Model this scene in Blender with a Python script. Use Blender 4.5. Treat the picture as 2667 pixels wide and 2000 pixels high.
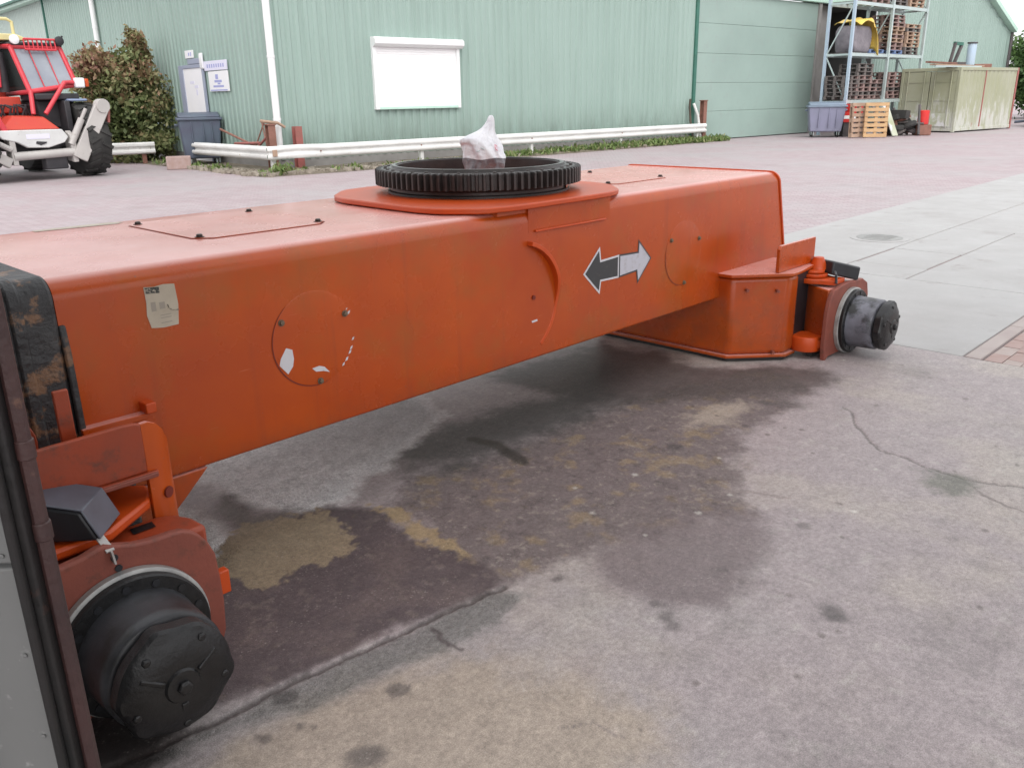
import bpy, bmesh, math, random
import numpy as np
from mathutils import Vector, Matrix

R = math.radians
PI = math.pi
sc = bpy.context.scene
col = sc.collection
for o in list(bpy.data.objects):
    bpy.data.objects.remove(o, do_unlink=True)
random.seed(7)

# ------------------------------------------------------------------ camera
cd = bpy.data.cameras.new('camera')
cam = bpy.data.objects.new('camera', cd)
col.objects.link(cam)
cd.sensor_fit = 'HORIZONTAL'
cd.sensor_width = 36.0
cd.lens = 36.0 * 2218 / 2667
cd.clip_start = 0.05
cd.clip_end = 1500
cam.matrix_world = Matrix.Translation((0, 0, 1.6)) @ Matrix.Rotation(PI / 2 - 0.324, 4, 'X') @ Matrix.Rotation(-0.017, 4, 'Z')
sc.camera = cam

# ------------------------------------------------------------------ sky and sun
SUN_EL, SUN_AZ = R(48), R(170)          # azimuth from +Y towards +X
w = bpy.data.worlds.new('World')
sc.world = w
w.use_nodes = True
nt = w.node_tree
nt.nodes.clear()
out = nt.nodes.new('ShaderNodeOutputWorld')
bg = nt.nodes.new('ShaderNodeBackground')
sky = nt.nodes.new('ShaderNodeTexSky')
sky.sky_type = 'NISHITA'
sky.sun_disc = False
sky.sun_elevation = SUN_EL
sky.sun_rotation = SUN_AZ
sky.air_density = 1.0
sky.dust_density = 6.0
sky.ozone_density = 1.0
hs = nt.nodes.new('ShaderNodeHueSaturation')
hs.inputs['Saturation'].default_value = 0.16
hs.inputs['Value'].default_value = 1.0
nt.links.new(sky.outputs[0], hs.inputs['Color'])
# closed cloud cover: the clear sky evened out by a plain grey-white deck
deck = nt.nodes.new('ShaderNodeMix')
deck.data_type = 'RGBA'
deck.inputs[0].default_value = 0.7
deck.inputs[7].default_value = (6.4, 6.45, 6.6, 1)
nt.links.new(hs.outputs[0], deck.inputs[6])
nt.links.new(deck.outputs[2], bg.inputs['Color'])
bg.inputs['Strength'].default_value = 0.15
nt.links.new(bg.outputs[0], out.inputs['Surface'])

sd = bpy.data.lights.new('sun', 'SUN')
sun = bpy.data.objects.new('sun', sd)
col.objects.link(sun)
sd.energy = 0.8
sd.angle = R(60)
sd.color = (1.0, 0.97, 0.93)
sdir = Vector((math.sin(SUN_AZ) * math.cos(SUN_EL), math.cos(SUN_AZ) * math.cos(SUN_EL), math.sin(SUN_EL)))
sun.rotation_euler = (-sdir).to_track_quat('-Z', 'Y').to_euler()

sc.view_settings.view_transform = 'Standard'
sc.view_settings.look = 'None'
sc.view_settings.exposure = 0.75
sc.view_settings.gamma = 1.0
sc.view_settings.use_curve_mapping = False

# ------------------------------------------------------------------ helpers
class MB:
    """collects shapes; build() links them as ONE mesh object"""
    def __init__(s):
        s.v = []; s.f = []
    def add(s, vs, fs):
        b = len(s.v)
        s.v += [tuple(v) for v in vs]
        s.f += [tuple(i + b for i in f) for f in fs]
        return s
    def box(s, x0, x1, y0, y1, z0, z1):
        return s.add([(x0, y0, z0), (x1, y0, z0), (x1, y1, z0), (x0, y1, z0), (x0, y0, z1), (x1, y0, z1), (x1, y1, z1), (x0, y1, z1)],
                     [(3, 2, 1, 0), (4, 5, 6, 7), (0, 1, 5, 4), (1, 2, 6, 5), (2, 3, 7, 6), (3, 0, 4, 7)])
    def prism(s, poly, ax, a, b):
        n = len(poly)
        def P(p, t):
            return (t, p[0], p[1]) if ax == 'x' else ((p[0], t, p[1]) if ax == 'y' else (p[0], p[1], t))
        vs = [P(p, a) for p in poly] + [P(p, b) for p in poly]
        fs = [tuple(range(n)), tuple(range(2 * n - 1, n - 1, -1))]
        fs += [(i, (i + 1) % n, (i + 1) % n + n, i + n) for i in range(n)]
        return s.add(vs, fs)
    def lathe(s, prof, c=(0, 0, 0), ax='z', n=32, cap=True):
        c = Vector(c); vs = []; fs = []
        for r, h in prof:
            for k in range(n):
                t = 2 * PI * k / n; a, b = r * math.cos(t), r * math.sin(t)
                vs.append(c + Vector((a, b, h) if ax == 'z' else ((a, h, b) if ax == 'y' else (h, a, b))))
        m = len(prof)
        for i in range(m - 1):
            for k in range(n):
                k2 = (k + 1) % n
                fs.append((i * n + k, i * n + k2, (i + 1) * n + k2, (i + 1) * n + k))
        if cap:
            if prof[0][0] > 1e-6: fs.append(tuple(range(n)))
            if prof[-1][0] > 1e-6: fs.append(tuple((m - 1) * n + k for k in range(n)))
        return s.add(vs, fs)
    def tube(s, pts, r, n=8, cap=True):
        pts = [Vector(p) for p in pts]; rs = r if isinstance(r, (list, tuple)) else [r] * len(pts)
        vs = []; fs = []
        up = None
        for i, p in enumerate(pts):
            d = (pts[min(i + 1, len(pts) - 1)] - pts[max(i - 1, 0)]).normalized()
            a = d.orthogonal().normalized() if up is None else (up - d * up.dot(d)).normalized()
            up = a; b = d.cross(a)
            for k in range(n):
                t = 2 * PI * k / n
                vs.append(p + (a * math.cos(t) + b * math.sin(t)) * rs[i])
        for i in range(len(pts) - 1):
            for k in range(n):
                k2 = (k + 1) % n
                fs.append((i * n + k, i * n + k2, (i + 1) * n + k2, (i + 1) * n + k))
        if cap:
            fs.append(tuple(range(n))); fs.append(tuple((len(pts) - 1) * n + k for k in range(n)))
        return s.add(vs, fs)
    def bar(s, p0, p1, wd, hd, up=(0, 0, 1)):
        p0, p1 = Vector(p0), Vector(p1); d = (p1 - p0).normalized(); up = Vector(up)
        if abs(d.dot(up)) > .98: up = Vector((0, 1, 0))
        a = d.cross(up).normalized() * wd / 2; b = a.cross(d).normalized() * hd / 2
        vs = [p + sa * a + sb * b for p in (p0, p1) for sa, sb in ((-1, -1), (1, -1), (1, 1), (-1, 1))]
        return s.add(vs, [(3, 2, 1, 0), (4, 5, 6, 7), (0, 1, 5, 4), (1, 2, 6, 5), (2, 3, 7, 6), (3, 0, 4, 7)])
    def xf(s, M):
        s.v = [tuple(M @ Vector(v)) for v in s.v]; return s
    def mesh(s, name, mat, ang=35):
        me = bpy.data.meshes.new(name)
        me.from_pydata(s.v, [], s.f); me.update()
        bm = bmesh.new(); bm.from_mesh(me)
        bmesh.ops.recalc_face_normals(bm, faces=bm.faces)
        bm.to_mesh(me); bm.free()
        if ang:
            me.shade_smooth(); me.set_sharp_from_angle(angle=R(ang))
        if mat: me.materials.append(M[mat] if isinstance(mat, str) else mat)
        return me
    def build(s, name, mat, parent=None, bev=0, ang=35, seg=2):
        o = bpy.data.objects.new(name, s.mesh(name, mat, ang))
        col.objects.link(o)
        if parent: o.parent = parent
        if bev:
            m = o.modifiers.new('bevel', 'BEVEL'); m.width = bev; m.segments = seg; m.limit_method = 'ANGLE'; m.angle_limit = R(35)
            m.harden_normals = False
        return o

def tag(o, label, cat=None, group=None, kind=None):
    o['label'] = label
    if cat: o['category'] = cat
    if group: o['group'] = group
    if kind: o['kind'] = kind
    return o
def thing(name, label, cat, loc=(0, 0, 0), rz=0, group=None):
    o = bpy.data.objects.new(name, None); col.objects.link(o)
    o.location = loc; o.rotation_euler = (0, 0, rz); o.empty_display_size = .2
    return tag(o, label, cat, group)
def structure(o):
    o['kind'] = 'structure'; return o
def dup(o, parent=None):
    c = o.copy(); col.objects.link(c); c.parent = parent
    for ch in [x for x in bpy.data.objects if x.parent == o]:
        dup(ch, c)
    return c
def inst(me, name, parent, loc=(0, 0, 0), rot=(0, 0, 0), scl=(1, 1, 1)):
    o = bpy.data.objects.new(name, me); col.objects.link(o); o.parent = parent
    o.location = loc; o.rotation_euler = rot; o.scale = scl
    return o
def rrect(y0, y1, z0, z1, rt, rb, n=6):
    """closed profile, rounded corners (bottom rb, top rt)"""
    P = []
    for cx, cz, r, a0 in ((y1 - rb, z0 + rb, rb, -90), (y1 - rt, z1 - rt, rt, 0), (y0 + rt, z1 - rt, rt, 90), (y0 + rb, z0 + rb, rb, 180)):
        for k in range(n + 1):
            a = R(a0 + 90 * k / n); P.append((cx + r * math.cos(a), cz + r * math.sin(a)))
    return P

# ------------------------------------------------------------------ materials
M = {}
def mat(name, base, rough=.6, metal=0, spec=.5, n1=None, dirt=None, bump=None, coat=0, rvar=0, coords='Object'):
    """base colour + optional tint noise n1=(colour, scale, amount), dirt=(colour, scale, low, high), bump=(scale, strength, distance)"""
    m = bpy.data.materials.new(name); m.use_nodes = True
    t = m.node_tree; N = t.nodes; L = t.links
    b = N['Principled BSDF']
    b.inputs['Base Color'].default_value = (*base, 1)
    b.inputs['Roughness'].default_value = rough
    b.inputs['Metallic'].default_value = metal
    b.inputs['Specular IOR Level'].default_value = spec
    if coat:
        b.inputs['Coat Weight'].default_value = coat; b.inputs['Coat Roughness'].default_value = .15
    tc = N.new('ShaderNodeTexCoord')
    cur = None
    def noise(scale, detail=5, rough_=.6):
        n = N.new('ShaderNodeTexNoise'); n.inputs['Scale'].default_value = scale
        n.inputs['Detail'].default_value = detail; n.inputs['Roughness'].default_value = rough_
        L.new(tc.outputs[coords], n.inputs['Vector']); return n
    def mix(fac, a, bcol):
        x = N.new('ShaderNodeMix'); x.data_type = 'RGBA'
        L.new(fac, x.inputs[0])
        if a is None: x.inputs[6].default_value = (*base, 1)
        else: L.new(a, x.inputs[6])
        x.inputs[7].default_value = (*bcol, 1)
        return x.outputs[2]
    def ramp(src, lo, hi):
        r = N.new('ShaderNodeMapRange'); r.inputs[1].default_value = lo; r.inputs[2].default_value = hi
        L.new(src, r.inputs[0]); return r
    if n1:
        c, s_, amt = n1
        r = ramp(noise(s_).outputs[0], .3, .7); r.inputs[4].default_value = amt
        cur = mix(r.outputs[0], cur, c)
    if dirt:
        for dd in (dirt if isinstance(dirt, list) else [dirt]):
            c, s_, lo, hi = dd
            cur = mix(ramp(noise(s_, 8, .65).outputs[0], lo, hi).outputs[0], cur, c)
    if cur is not None: L.new(cur, b.inputs['Base Color'])
    if rvar:
        r = ramp(noise(3.1, 6).outputs[0], .3, .7); r.inputs[3].default_value = max(.02, rough - rvar); r.inputs[4].default_value = min(1, rough + rvar)
        L.new(r.outputs[0], b.inputs['Roughness'])
    if bump:
        s_, st, dist = bump
        bp = N.new('ShaderNodeBump'); bp.inputs['Strength'].default_value = st; bp.inputs['Distance'].default_value = dist
        L.new(noise(s_, 6).outputs[0], bp.inputs['Height']); L.new(bp.outputs[0], b.inputs['Normal'])
    M[name] = m
    return m

mat('orange', (.50, .078, .004), .26, n1=((.36, .046, .009), 1.7, .8), dirt=[((.34, .098, .016), 2.6, .50, .80), ((.26, .075, .03), 38, .66, .8)], bump=(55, .05, .003), rvar=.05)
def top_sheen(name, c, amount):
    """sky reflection painted into the colour: paler, patchy tint on upward faces"""
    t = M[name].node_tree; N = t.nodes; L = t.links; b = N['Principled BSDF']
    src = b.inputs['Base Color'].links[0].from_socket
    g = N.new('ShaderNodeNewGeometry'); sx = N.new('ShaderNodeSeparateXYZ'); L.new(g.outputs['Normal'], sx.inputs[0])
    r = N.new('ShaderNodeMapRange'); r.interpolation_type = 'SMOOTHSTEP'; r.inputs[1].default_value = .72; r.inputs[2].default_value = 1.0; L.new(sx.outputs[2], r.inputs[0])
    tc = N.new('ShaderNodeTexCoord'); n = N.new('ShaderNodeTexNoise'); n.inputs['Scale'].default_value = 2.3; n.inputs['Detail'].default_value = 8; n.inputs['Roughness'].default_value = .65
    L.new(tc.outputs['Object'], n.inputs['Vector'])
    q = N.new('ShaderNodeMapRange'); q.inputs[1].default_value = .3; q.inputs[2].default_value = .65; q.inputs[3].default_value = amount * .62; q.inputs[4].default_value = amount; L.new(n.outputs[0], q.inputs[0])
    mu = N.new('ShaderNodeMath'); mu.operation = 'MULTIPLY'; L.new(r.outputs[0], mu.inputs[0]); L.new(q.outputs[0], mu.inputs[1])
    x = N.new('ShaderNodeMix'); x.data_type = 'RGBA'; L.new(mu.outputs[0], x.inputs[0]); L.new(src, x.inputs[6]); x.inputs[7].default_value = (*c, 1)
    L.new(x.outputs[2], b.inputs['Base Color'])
def weather(name):
    t = M[name].node_tree; N = t.nodes; L = t.links; b = N['Principled BSDF']
    src = b.inputs['Base Color'].links[0].from_socket
    tc = N.new('ShaderNodeTexCoord'); sx = N.new('ShaderNodeSeparateXYZ'); L.new(tc.outputs['Object'], sx.inputs[0])
    def nz(sc_, s_, d, r=.6):
        mp = N.new('ShaderNodeMapping'); mp.inputs['Scale'].default_value = sc_; L.new(tc.outputs['Object'], mp.inputs[0])
        n = N.new('ShaderNodeTexNoise'); n.inputs['Scale'].default_value = s_; n.inputs['Detail'].default_value = d; n.inputs['Roughness'].default_value = r
        L.new(mp.outputs[0], n.inputs['Vector']); return n.outputs[0]
    def mr(x, a, c, lo, hi):
        r = N.new('ShaderNodeMapRange'); r.inputs[1].default_value = a; r.inputs[2].default_value = c; r.inputs[3].default_value = lo; r.inputs[4].default_value = hi; L.new(x, r.inputs[0]); return r.outputs[0]
    def mth(op, a, c):
        m_ = N.new('ShaderNodeMath'); m_.operation = op; L.new(a, m_.inputs[0])
        if isinstance(c, (int, float)): m_.inputs[1].default_value = c
        else: L.new(c, m_.inputs[1])
        return m_.outputs[0]
    def mx(f, a, c):
        x = N.new('ShaderNodeMix'); x.data_type = 'RGBA'; L.new(f, x.inputs[0]); L.new(a, x.inputs[6]); x.inputs[7].default_value = (*c, 1); return x.outputs[2]
    # splash dirt and painted lower-edge shade, dirty runs, hairline scratches, small chips
    low = mth('MULTIPLY', mr(sx.outputs[2], .39, .50, .38, 0), mr(nz((1, 1, 1), 9, 7, .7), .35, .65, 0, 1))
    c = mx(low, src, (.14, .06, .035))
    c = mx(mr(nz((9, 9, .55), 1.6, 7, .62), .56, .76, 0, .35), c, (.22, .05, .022))
    c = mx(mr(nz((1.2, 1.2, 26), 5, 3, .5), .70, .74, 0, .35), c, (.62, .22, .12))
    c = mx(mr(nz((1, 1, 1), 75, 3, .5), .735, .76, 0, .7), c, (.16, .10, .08))
    L.new(c, b.inputs['Base Color'])
    old = b.inputs['Normal'].links[0].from_socket
    bp = N.new('ShaderNodeBump'); bp.inputs['Strength'].default_value = .25; bp.inputs['Distance'].default_value = .02
    L.new(nz((1, 1, 1), 2.2, 1, .4), bp.inputs['Height']); L.new(old, bp.inputs['Normal']); L.new(bp.outputs[0], b.inputs['Normal'])
weather('orange')
top_sheen('orange', (.72, .36, .32), .97)  # pale pink stands for the sky mirrored in the beam top
mat('orange_worn', (.36, .050, .012), .42, n1=((.22, .048, .024), 5, .95), dirt=[((.12, .04, .024), 14, .55, .72)], bump=(60, .25, .004), rvar=.1)
mat('orange_bright', (.58, .075, .006), .38, n1=((.44, .05, .008), 3, .7), dirt=[((.3, .08, .03), 12, .6, .8)], bump=(60, .1, .003))
mat('rust_red', (.20, .052, .036), .58, n1=((.27, .072, .045), 9, .8), dirt=[((.12, .045, .03), 22, .55, .75)], bump=(90, .35, .004))
mat('dark_groove', (.16, .018, .008), .7)
mat('black_paint', (.018, .018, .02), .45, n1=((.05, .05, .05), 6, .7), dirt=[((.20, .11, .06), 9, .54, .60), ((.10, .095, .09), 4, .56, .7)], bump=(22, .7, .015), rvar=.15)
mat('hub_black', (.006, .006, .007), .40, n1=((.015, .015, .016), 8, .8), dirt=[((.035, .03, .025), 20, .64, .8)], bump=(45, .45, .006), rvar=.14)
mat('hub_grey', (.062, .064, .072), .40, n1=((.014, .014, .016), 4, .95), dirt=[((.02, .02, .02), 12, .52, .7)], bump=(60, .2, .003), rvar=.1)
mat('grease_ring', (.48, .48, .46), .4, n1=((.2, .2, .2), 14, .8), metal=.3)
mat('gear_black', (.02, .018, .018), .38, n1=((.055, .045, .042), 12, .8), dirt=[((.07, .04, .03), 30, .6, .8)], bump=(80, .3, .004), rvar=.12)
mat('gear_rim', (.22, .22, .21), .3, metal=.6, n1=((.08, .08, .08), 9, .9), rvar=.1)
mat('plastic_black', (.012, .013, .015), .38, n1=((.03, .032, .04), 8, .6))
mat('plastic_grey_top', (.11, .12, .15), .35, n1=((.06, .065, .08), 8, .7))
mat('bolt_dark', (.05, .04, .035), .5, metal=.4)
mat('bolt_dusty', (.16, .12, .08), .6, metal=.2)
mat('decal_white', (.62, .61, .64), .45, dirt=[((.4, .36, .33), 30, .55, .8)])
mat('decal_grey', (.045, .047, .05), .5, dirt=[((.1, .09, .08), 40, .55, .8)])
mat('decal_silver', (.52, .52, .58), .4, dirt=[((.36, .34, .34), 30, .5, .8)])
mat('sticker', (.52, .46, .36), .55, n1=((.40, .34, .26), 18, .8))
mat('sticker_print', (.33, .29, .24), .6)
mat('sticker_black', (.03, .035, .03), .5, dirt=[((.4, .35, .28), 120, .5, .6)])
mat('bag_white', (.88, .88, .90), .28, n1=((.72, .72, .80), 14, .6), bump=(38, .5, .02))
mat('bag_grey', (.34, .34, .36), .35, n1=((.12, .12, .14), 22, .95), bump=(40, .6, .02))
mat('bag_red', (.75, .26, .32), .4)
mat('bag_black', (.03, .03, .035), .4)

mat('green_clad', (.285, .385, .345), .5, n1=((.26, .355, .315), .45, .8), dirt=[((.31, .39, .35), 5, .55, .8)], bump=(4, .03, .02), coords='Object')
def streaks(name, c_dark, c_light):
    t = M[name].node_tree; N = t.nodes; L = t.links; b = N['Principled BSDF']
    src = b.inputs['Base Color'].links[0].from_socket
    g = N.new('ShaderNodeNewGeometry'); oi = N.new('ShaderNodeObjectInfo')
    def nz(sc_, s_, d, r=.6):
        mp = N.new('ShaderNodeMapping'); mp.inputs['Scale'].default_value = sc_; L.new(g.outputs['Position'], mp.inputs[0])
        n = N.new('ShaderNodeTexNoise'); n.inputs['Scale'].default_value = s_; n.inputs['Detail'].default_value = d; n.inputs['Roughness'].default_value = r
        L.new(mp.outputs[0], n.inputs['Vector']); return n.outputs[0]
    def mr(x, a, c, lo, hi):
        r = N.new('ShaderNodeMapRange'); r.inputs[1].default_value = a; r.inputs[2].default_value = c; r.inputs[3].default_value = lo; r.inputs[4].default_value = hi; L.new(x, r.inputs[0]); return r.outputs[0]
    def mx(f, a, c):
        x = N.new('ShaderNodeMix'); x.data_type = 'RGBA'; L.new(f, x.inputs[0]); L.new(a, x.inputs[6]); x.inputs[7].default_value = (*c, 1); return x.outputs[2]
    c = mx(mr(oi.outputs['Random'], 0, 1, 0, .28), src, c_light)
    c = mx(mr(nz((3, 3, .22), 1.5, 7, .65), .46, .74, 0, .5), c, c_dark)
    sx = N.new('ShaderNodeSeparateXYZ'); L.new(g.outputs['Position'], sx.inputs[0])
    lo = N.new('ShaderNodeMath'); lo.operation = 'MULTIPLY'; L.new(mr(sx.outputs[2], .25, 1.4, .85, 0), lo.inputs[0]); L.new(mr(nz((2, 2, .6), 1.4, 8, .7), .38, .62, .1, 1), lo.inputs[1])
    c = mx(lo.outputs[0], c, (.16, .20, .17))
    L.new(c, b.inputs['Base Color'])
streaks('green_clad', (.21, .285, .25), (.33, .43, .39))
mat('green_door', (.30, .40, .36), .5, n1=((.24, .32, .29), .35, .9), dirt=[((.27, .32, .30), 3, .55, .8)])
mat('green_trim', (.03, .11, .08), .5, n1=((.05, .2, .15), 2, .6))
mat('green_pale_trim', (.50, .70, .60), .45, n1=((.4, .58, .5), 2, .6))
mat('green_grey', (.42, .50, .46), .55, n1=((.36, .44, .41), .6, .8))
mat('plinth', (.30, .29, .28), .85, n1=((.2, .19, .18), 2, .8), bump=(20, .3, .01))
mat('white_paint', (.80, .80, .80), .4, n1=((.7, .72, .72), 1.3, .6))
mat('white_shutter', (.88, .88, .88), .42, n1=((.84, .84, .85), .8, .6))
mat('rail_white', (.74, .74, .72), .5, n1=((.58, .58, .56), 1.7, .8), dirt=[((.30, .22, .06), 5, .66, .74), ((.45, .4, .36), 14, .6, .75)])
mat('rust_brown', (.17, .085, .06), .8, n1=((.28, .13, .10), 6, .9), bump=(40, .4, .01))
mat('rust_pinkred', (.38, .11, .10), .7, n1=((.22, .1, .08), 6, .9), bump=(40, .3, .01))
mat('steel_galv', (.52, .60, .60), .42, metal=.25, n1=((.4, .48, .47), 2, .8))
mat('steel_blue', (.36, .46, .58), .42, n1=((.42, .5, .54), 2, .8))
mat('bin_blue', (.10, .135, .175), .5, n1=((.085, .085, .13), 2, .9), bump=(6, .05, .02))
mat('bin_lav', (.235, .235, .335), .5, n1=((.2, .21, .28), 2, .8), bump=(6, .05, .02))
mat('bin_lid', (.20, .26, .33), .5, n1=((.15, .18, .24), 2, .8))
mat('rubber', (.018, .018, .018), .8, n1=((.05, .048, .045), 4, .8), bump=(30, .3, .01))
mat('wood_grey', (.17, .15, .14), .85, n1=((.08, .07, .07), 3, .9), bump=(30, .4, .01), dirt=[((.30, .24, .2), 2.3, .55, .8)])
mat('wood_pink', (.30, .20, .19), .85, n1=((.2, .14, .12), 3, .9), bump=(30, .4, .01))
mat('wood_fresh', (.55, .36, .19), .8, n1=((.42, .26, .14), 4, .8), bump=(30, .3, .01))
mat('wood_tan', (.42, .29, .21), .8, n1=((.28, .19, .14), 4, .8), bump=(30, .3, .01))
mat('wood_blue', (.16, .24, .42), .75, n1=((.12, .17, .3), 4, .8))
mat('tarp_yellow', (.78, .50, .07), .45, n1=((.70, .58, .2), 3, .8), bump=(9, .5, .05))
mat('sack_grey', (.24, .22, .24), .8, n1=((.14, .13, .15), 3, .9), bump=(9, .5, .05))
mat('paint_red', (.62, .03, .025), .4, n1=((.45, .02, .02), 3, .8))
mat('paint_yellow', (.70, .62, .28), .45, n1=((.58, .52, .3), 3, .8))
def container_mat():
    m = mat('container', (.30, .31, .20), .6, n1=((.37, .375, .29), .8, .9), dirt=[((.33, .22, .17), 1.1, .62, .74)], bump=(3, .1, .03))
    t = m.node_tree; N = t.nodes; L = t.links; b = N['Principled BSDF']
    src = b.inputs['Base Color'].links[0].from_socket
    tc = N.new('ShaderNodeTexCoord'); mp = N.new('ShaderNodeMapping'); mp.inputs['Scale'].default_value = (3.2, 3.2, .9); L.new(tc.outputs['Object'], mp.inputs[0])
    n = N.new('ShaderNodeTexNoise'); n.inputs['Scale'].default_value = 1.3; n.inputs['Detail'].default_value = 9; n.inputs['Roughness'].default_value = .7; L.new(mp.outputs[0], n.inputs['Vector'])
    sx = N.new('ShaderNodeSeparateXYZ'); L.new(tc.outputs['Object'], sx.inputs[0])
    hz = N.new('ShaderNodeMapRange'); hz.inputs[1].default_value = .35; hz.inputs[2].default_value = 1.7; hz.inputs[3].default_value = .12; hz.inputs[4].default_value = -.12; L.new(sx.outputs[2], hz.inputs[0])
    ad = N.new('ShaderNodeMath'); ad.operation = 'ADD'; L.new(n.outputs[0], ad.inputs[0]); L.new(hz.outputs[0], ad.inputs[1])
    r = N.new('ShaderNodeMapRange'); r.inputs[1].default_value = .51; r.inputs[2].default_value = .64; r.inputs[4].default_value = .6; L.new(ad.outputs[0], r.inputs[0])
    x = N.new('ShaderNodeMix'); x.data_type = 'RGBA'; L.new(r.outputs[0], x.inputs[0]); L.new(src, x.inputs[6]); x.inputs[7].default_value = (.56, .56, .55, 1)
    L.new(x.outputs[2], b.inputs['Base Color'])
container_mat()
mat('container_pale', (.50, .52, .44), .6, n1=((.33, .345, .215), 1.4, .9), dirt=[((.62, .62, .62), 2.5, .5, .62)], bump=(3, .1, .03))
mat('dark_interior', (.16, .16, .158), .9, n1=((.09, .09, .09), 1, .8))
mat('scrap_dark', (.05, .05, .052), .7, n1=((.12, .1, .1), 3, .9), bump=(12, .5, .03))
mat('machine_red', (.48, .045, .03), .42, n1=((.50, .06, .03), 2, .8), dirt=[((.35, .08, .05), 7, .6, .8)])
mat('machine_pink', (.62, .05, .07), .38, n1=((.5, .04, .05), 3, .7))
mat('machine_grey', (.46, .44, .42), .5, n1=((.36, .34, .33), 2, .8), dirt=[((.26, .22, .2), 6, .6, .8)])
mat('machine_white', (.66, .67, .66), .45, n1=((.5, .5, .5), 2, .8), dirt=[((.3, .28, .26), 5, .6, .8)])
mat('machine_black', (.02, .02, .024), .6, n1=((.05, .045, .05), 5, .8))
mat('machine_fender', (.20, .25, .38), .45)
mat('glass', (.30, .33, .37), .08, spec=.8, n1=((.2, .22, .27), 1.5, .8))
mat('glass_dark', (.05, .06, .06), .08, spec=.8)
mat('lamp_white', (.8, .8, .82), .2)
mat('sign_white', (.80, .80, .82), .4)
mat('sign_lilac', (.70, .69, .82), .4)
mat('sign_blue', (.34, .36, .62), .5)
mat('door_white', (.84, .83, .84), .45, n1=((.76, .76, .80), 1, .7))
mat('door_frame_grey', (.30, .33, .42), .5)
mat('post_black', (.010, .010, .010), .5, n1=((.02, .016, .016), 8, .8), dirt=[((.08, .036, .026), 12, .62, .72)], bump=(40, .4, .006))
mat('post_rust', (.055, .024, .022), .5, n1=((.03, .016, .016), 9, .9), dirt=[((.16, .08, .05), 14, .62, .72)], bump=(60, .4, .006))
mat('panel_grey', (.165, .168, .166), .55, n1=((.145, .147, .145), 3, .7), dirt=[((.09, .088, .085), 5, .62, .76), ((.25, .25, .245), 26, .64, .72)], bump=(9, .12, .01))
mat('shade_wall_grey', (.30, .29, .28), .8, n1=((.24, .23, .22), 1, .8))
mat('soil', (.20, .165, .125), .95, n1=((.13, .11, .08), 5, .9), dirt=[((.30, .27, .22), 12, .55, .75)], bump=(30, .8, .03))
mat('rubble', (.34, .30, .25), .9, n1=((.22, .19, .15), 6, .9), bump=(20, .5, .02))
mat('bark', (.10, .075, .055), .9, n1=((.06, .05, .04), 8, .8))

def leaf_mat(name, cols):
    m = bpy.data.materials.new(name); m.use_nodes = True
    t = m.node_tree; N = t.nodes; L = t.links; b = N['Principled BSDF']
    at = N.new('ShaderNodeAttribute'); at.attribute_name = 'tint'
    r = N.new('ShaderNodeValToRGB'); e = r.color_ramp.elements
    while len(e) < len(cols): e.new(.5)
    for i, c in enumerate(cols):
        e[i].position = i / (len(cols) - 1); e[i].color = (*c, 1)
    L.new(at.outputs['Fac'], r.inputs[0]); L.new(r.outputs[0], b.inputs['Base Color'])
    b.inputs['Roughness'].default_value = .6
    tr = N.new('ShaderNodeBsdfTranslucent'); L.new(r.outputs[0], tr.inputs['Color'])
    mx = N.new('ShaderNodeMixShader'); mx.inputs[0].default_value = .25
    L.new(b.outputs[0], mx.inputs[1]); L.new(tr.outputs[0], mx.inputs[2])
    L.new(mx.outputs[0], N['Material Output'].inputs['Surface'])
    M[name] = m
leaf_mat('leaf_shrub', [(.07, .095, .03), (.15, .19, .07), (.25, .27, .12), (.30, .19, .11), (.28, .13, .10)])
leaf_mat('leaf_tree', [(.03, .06, .015), (.06, .12, .03), (.10, .18, .05), (.13, .22, .07)])
leaf_mat('leaf_grass', [(.09, .14, .04), (.14, .22, .06), (.20, .27, .09), (.30, .28, .15)])

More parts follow.
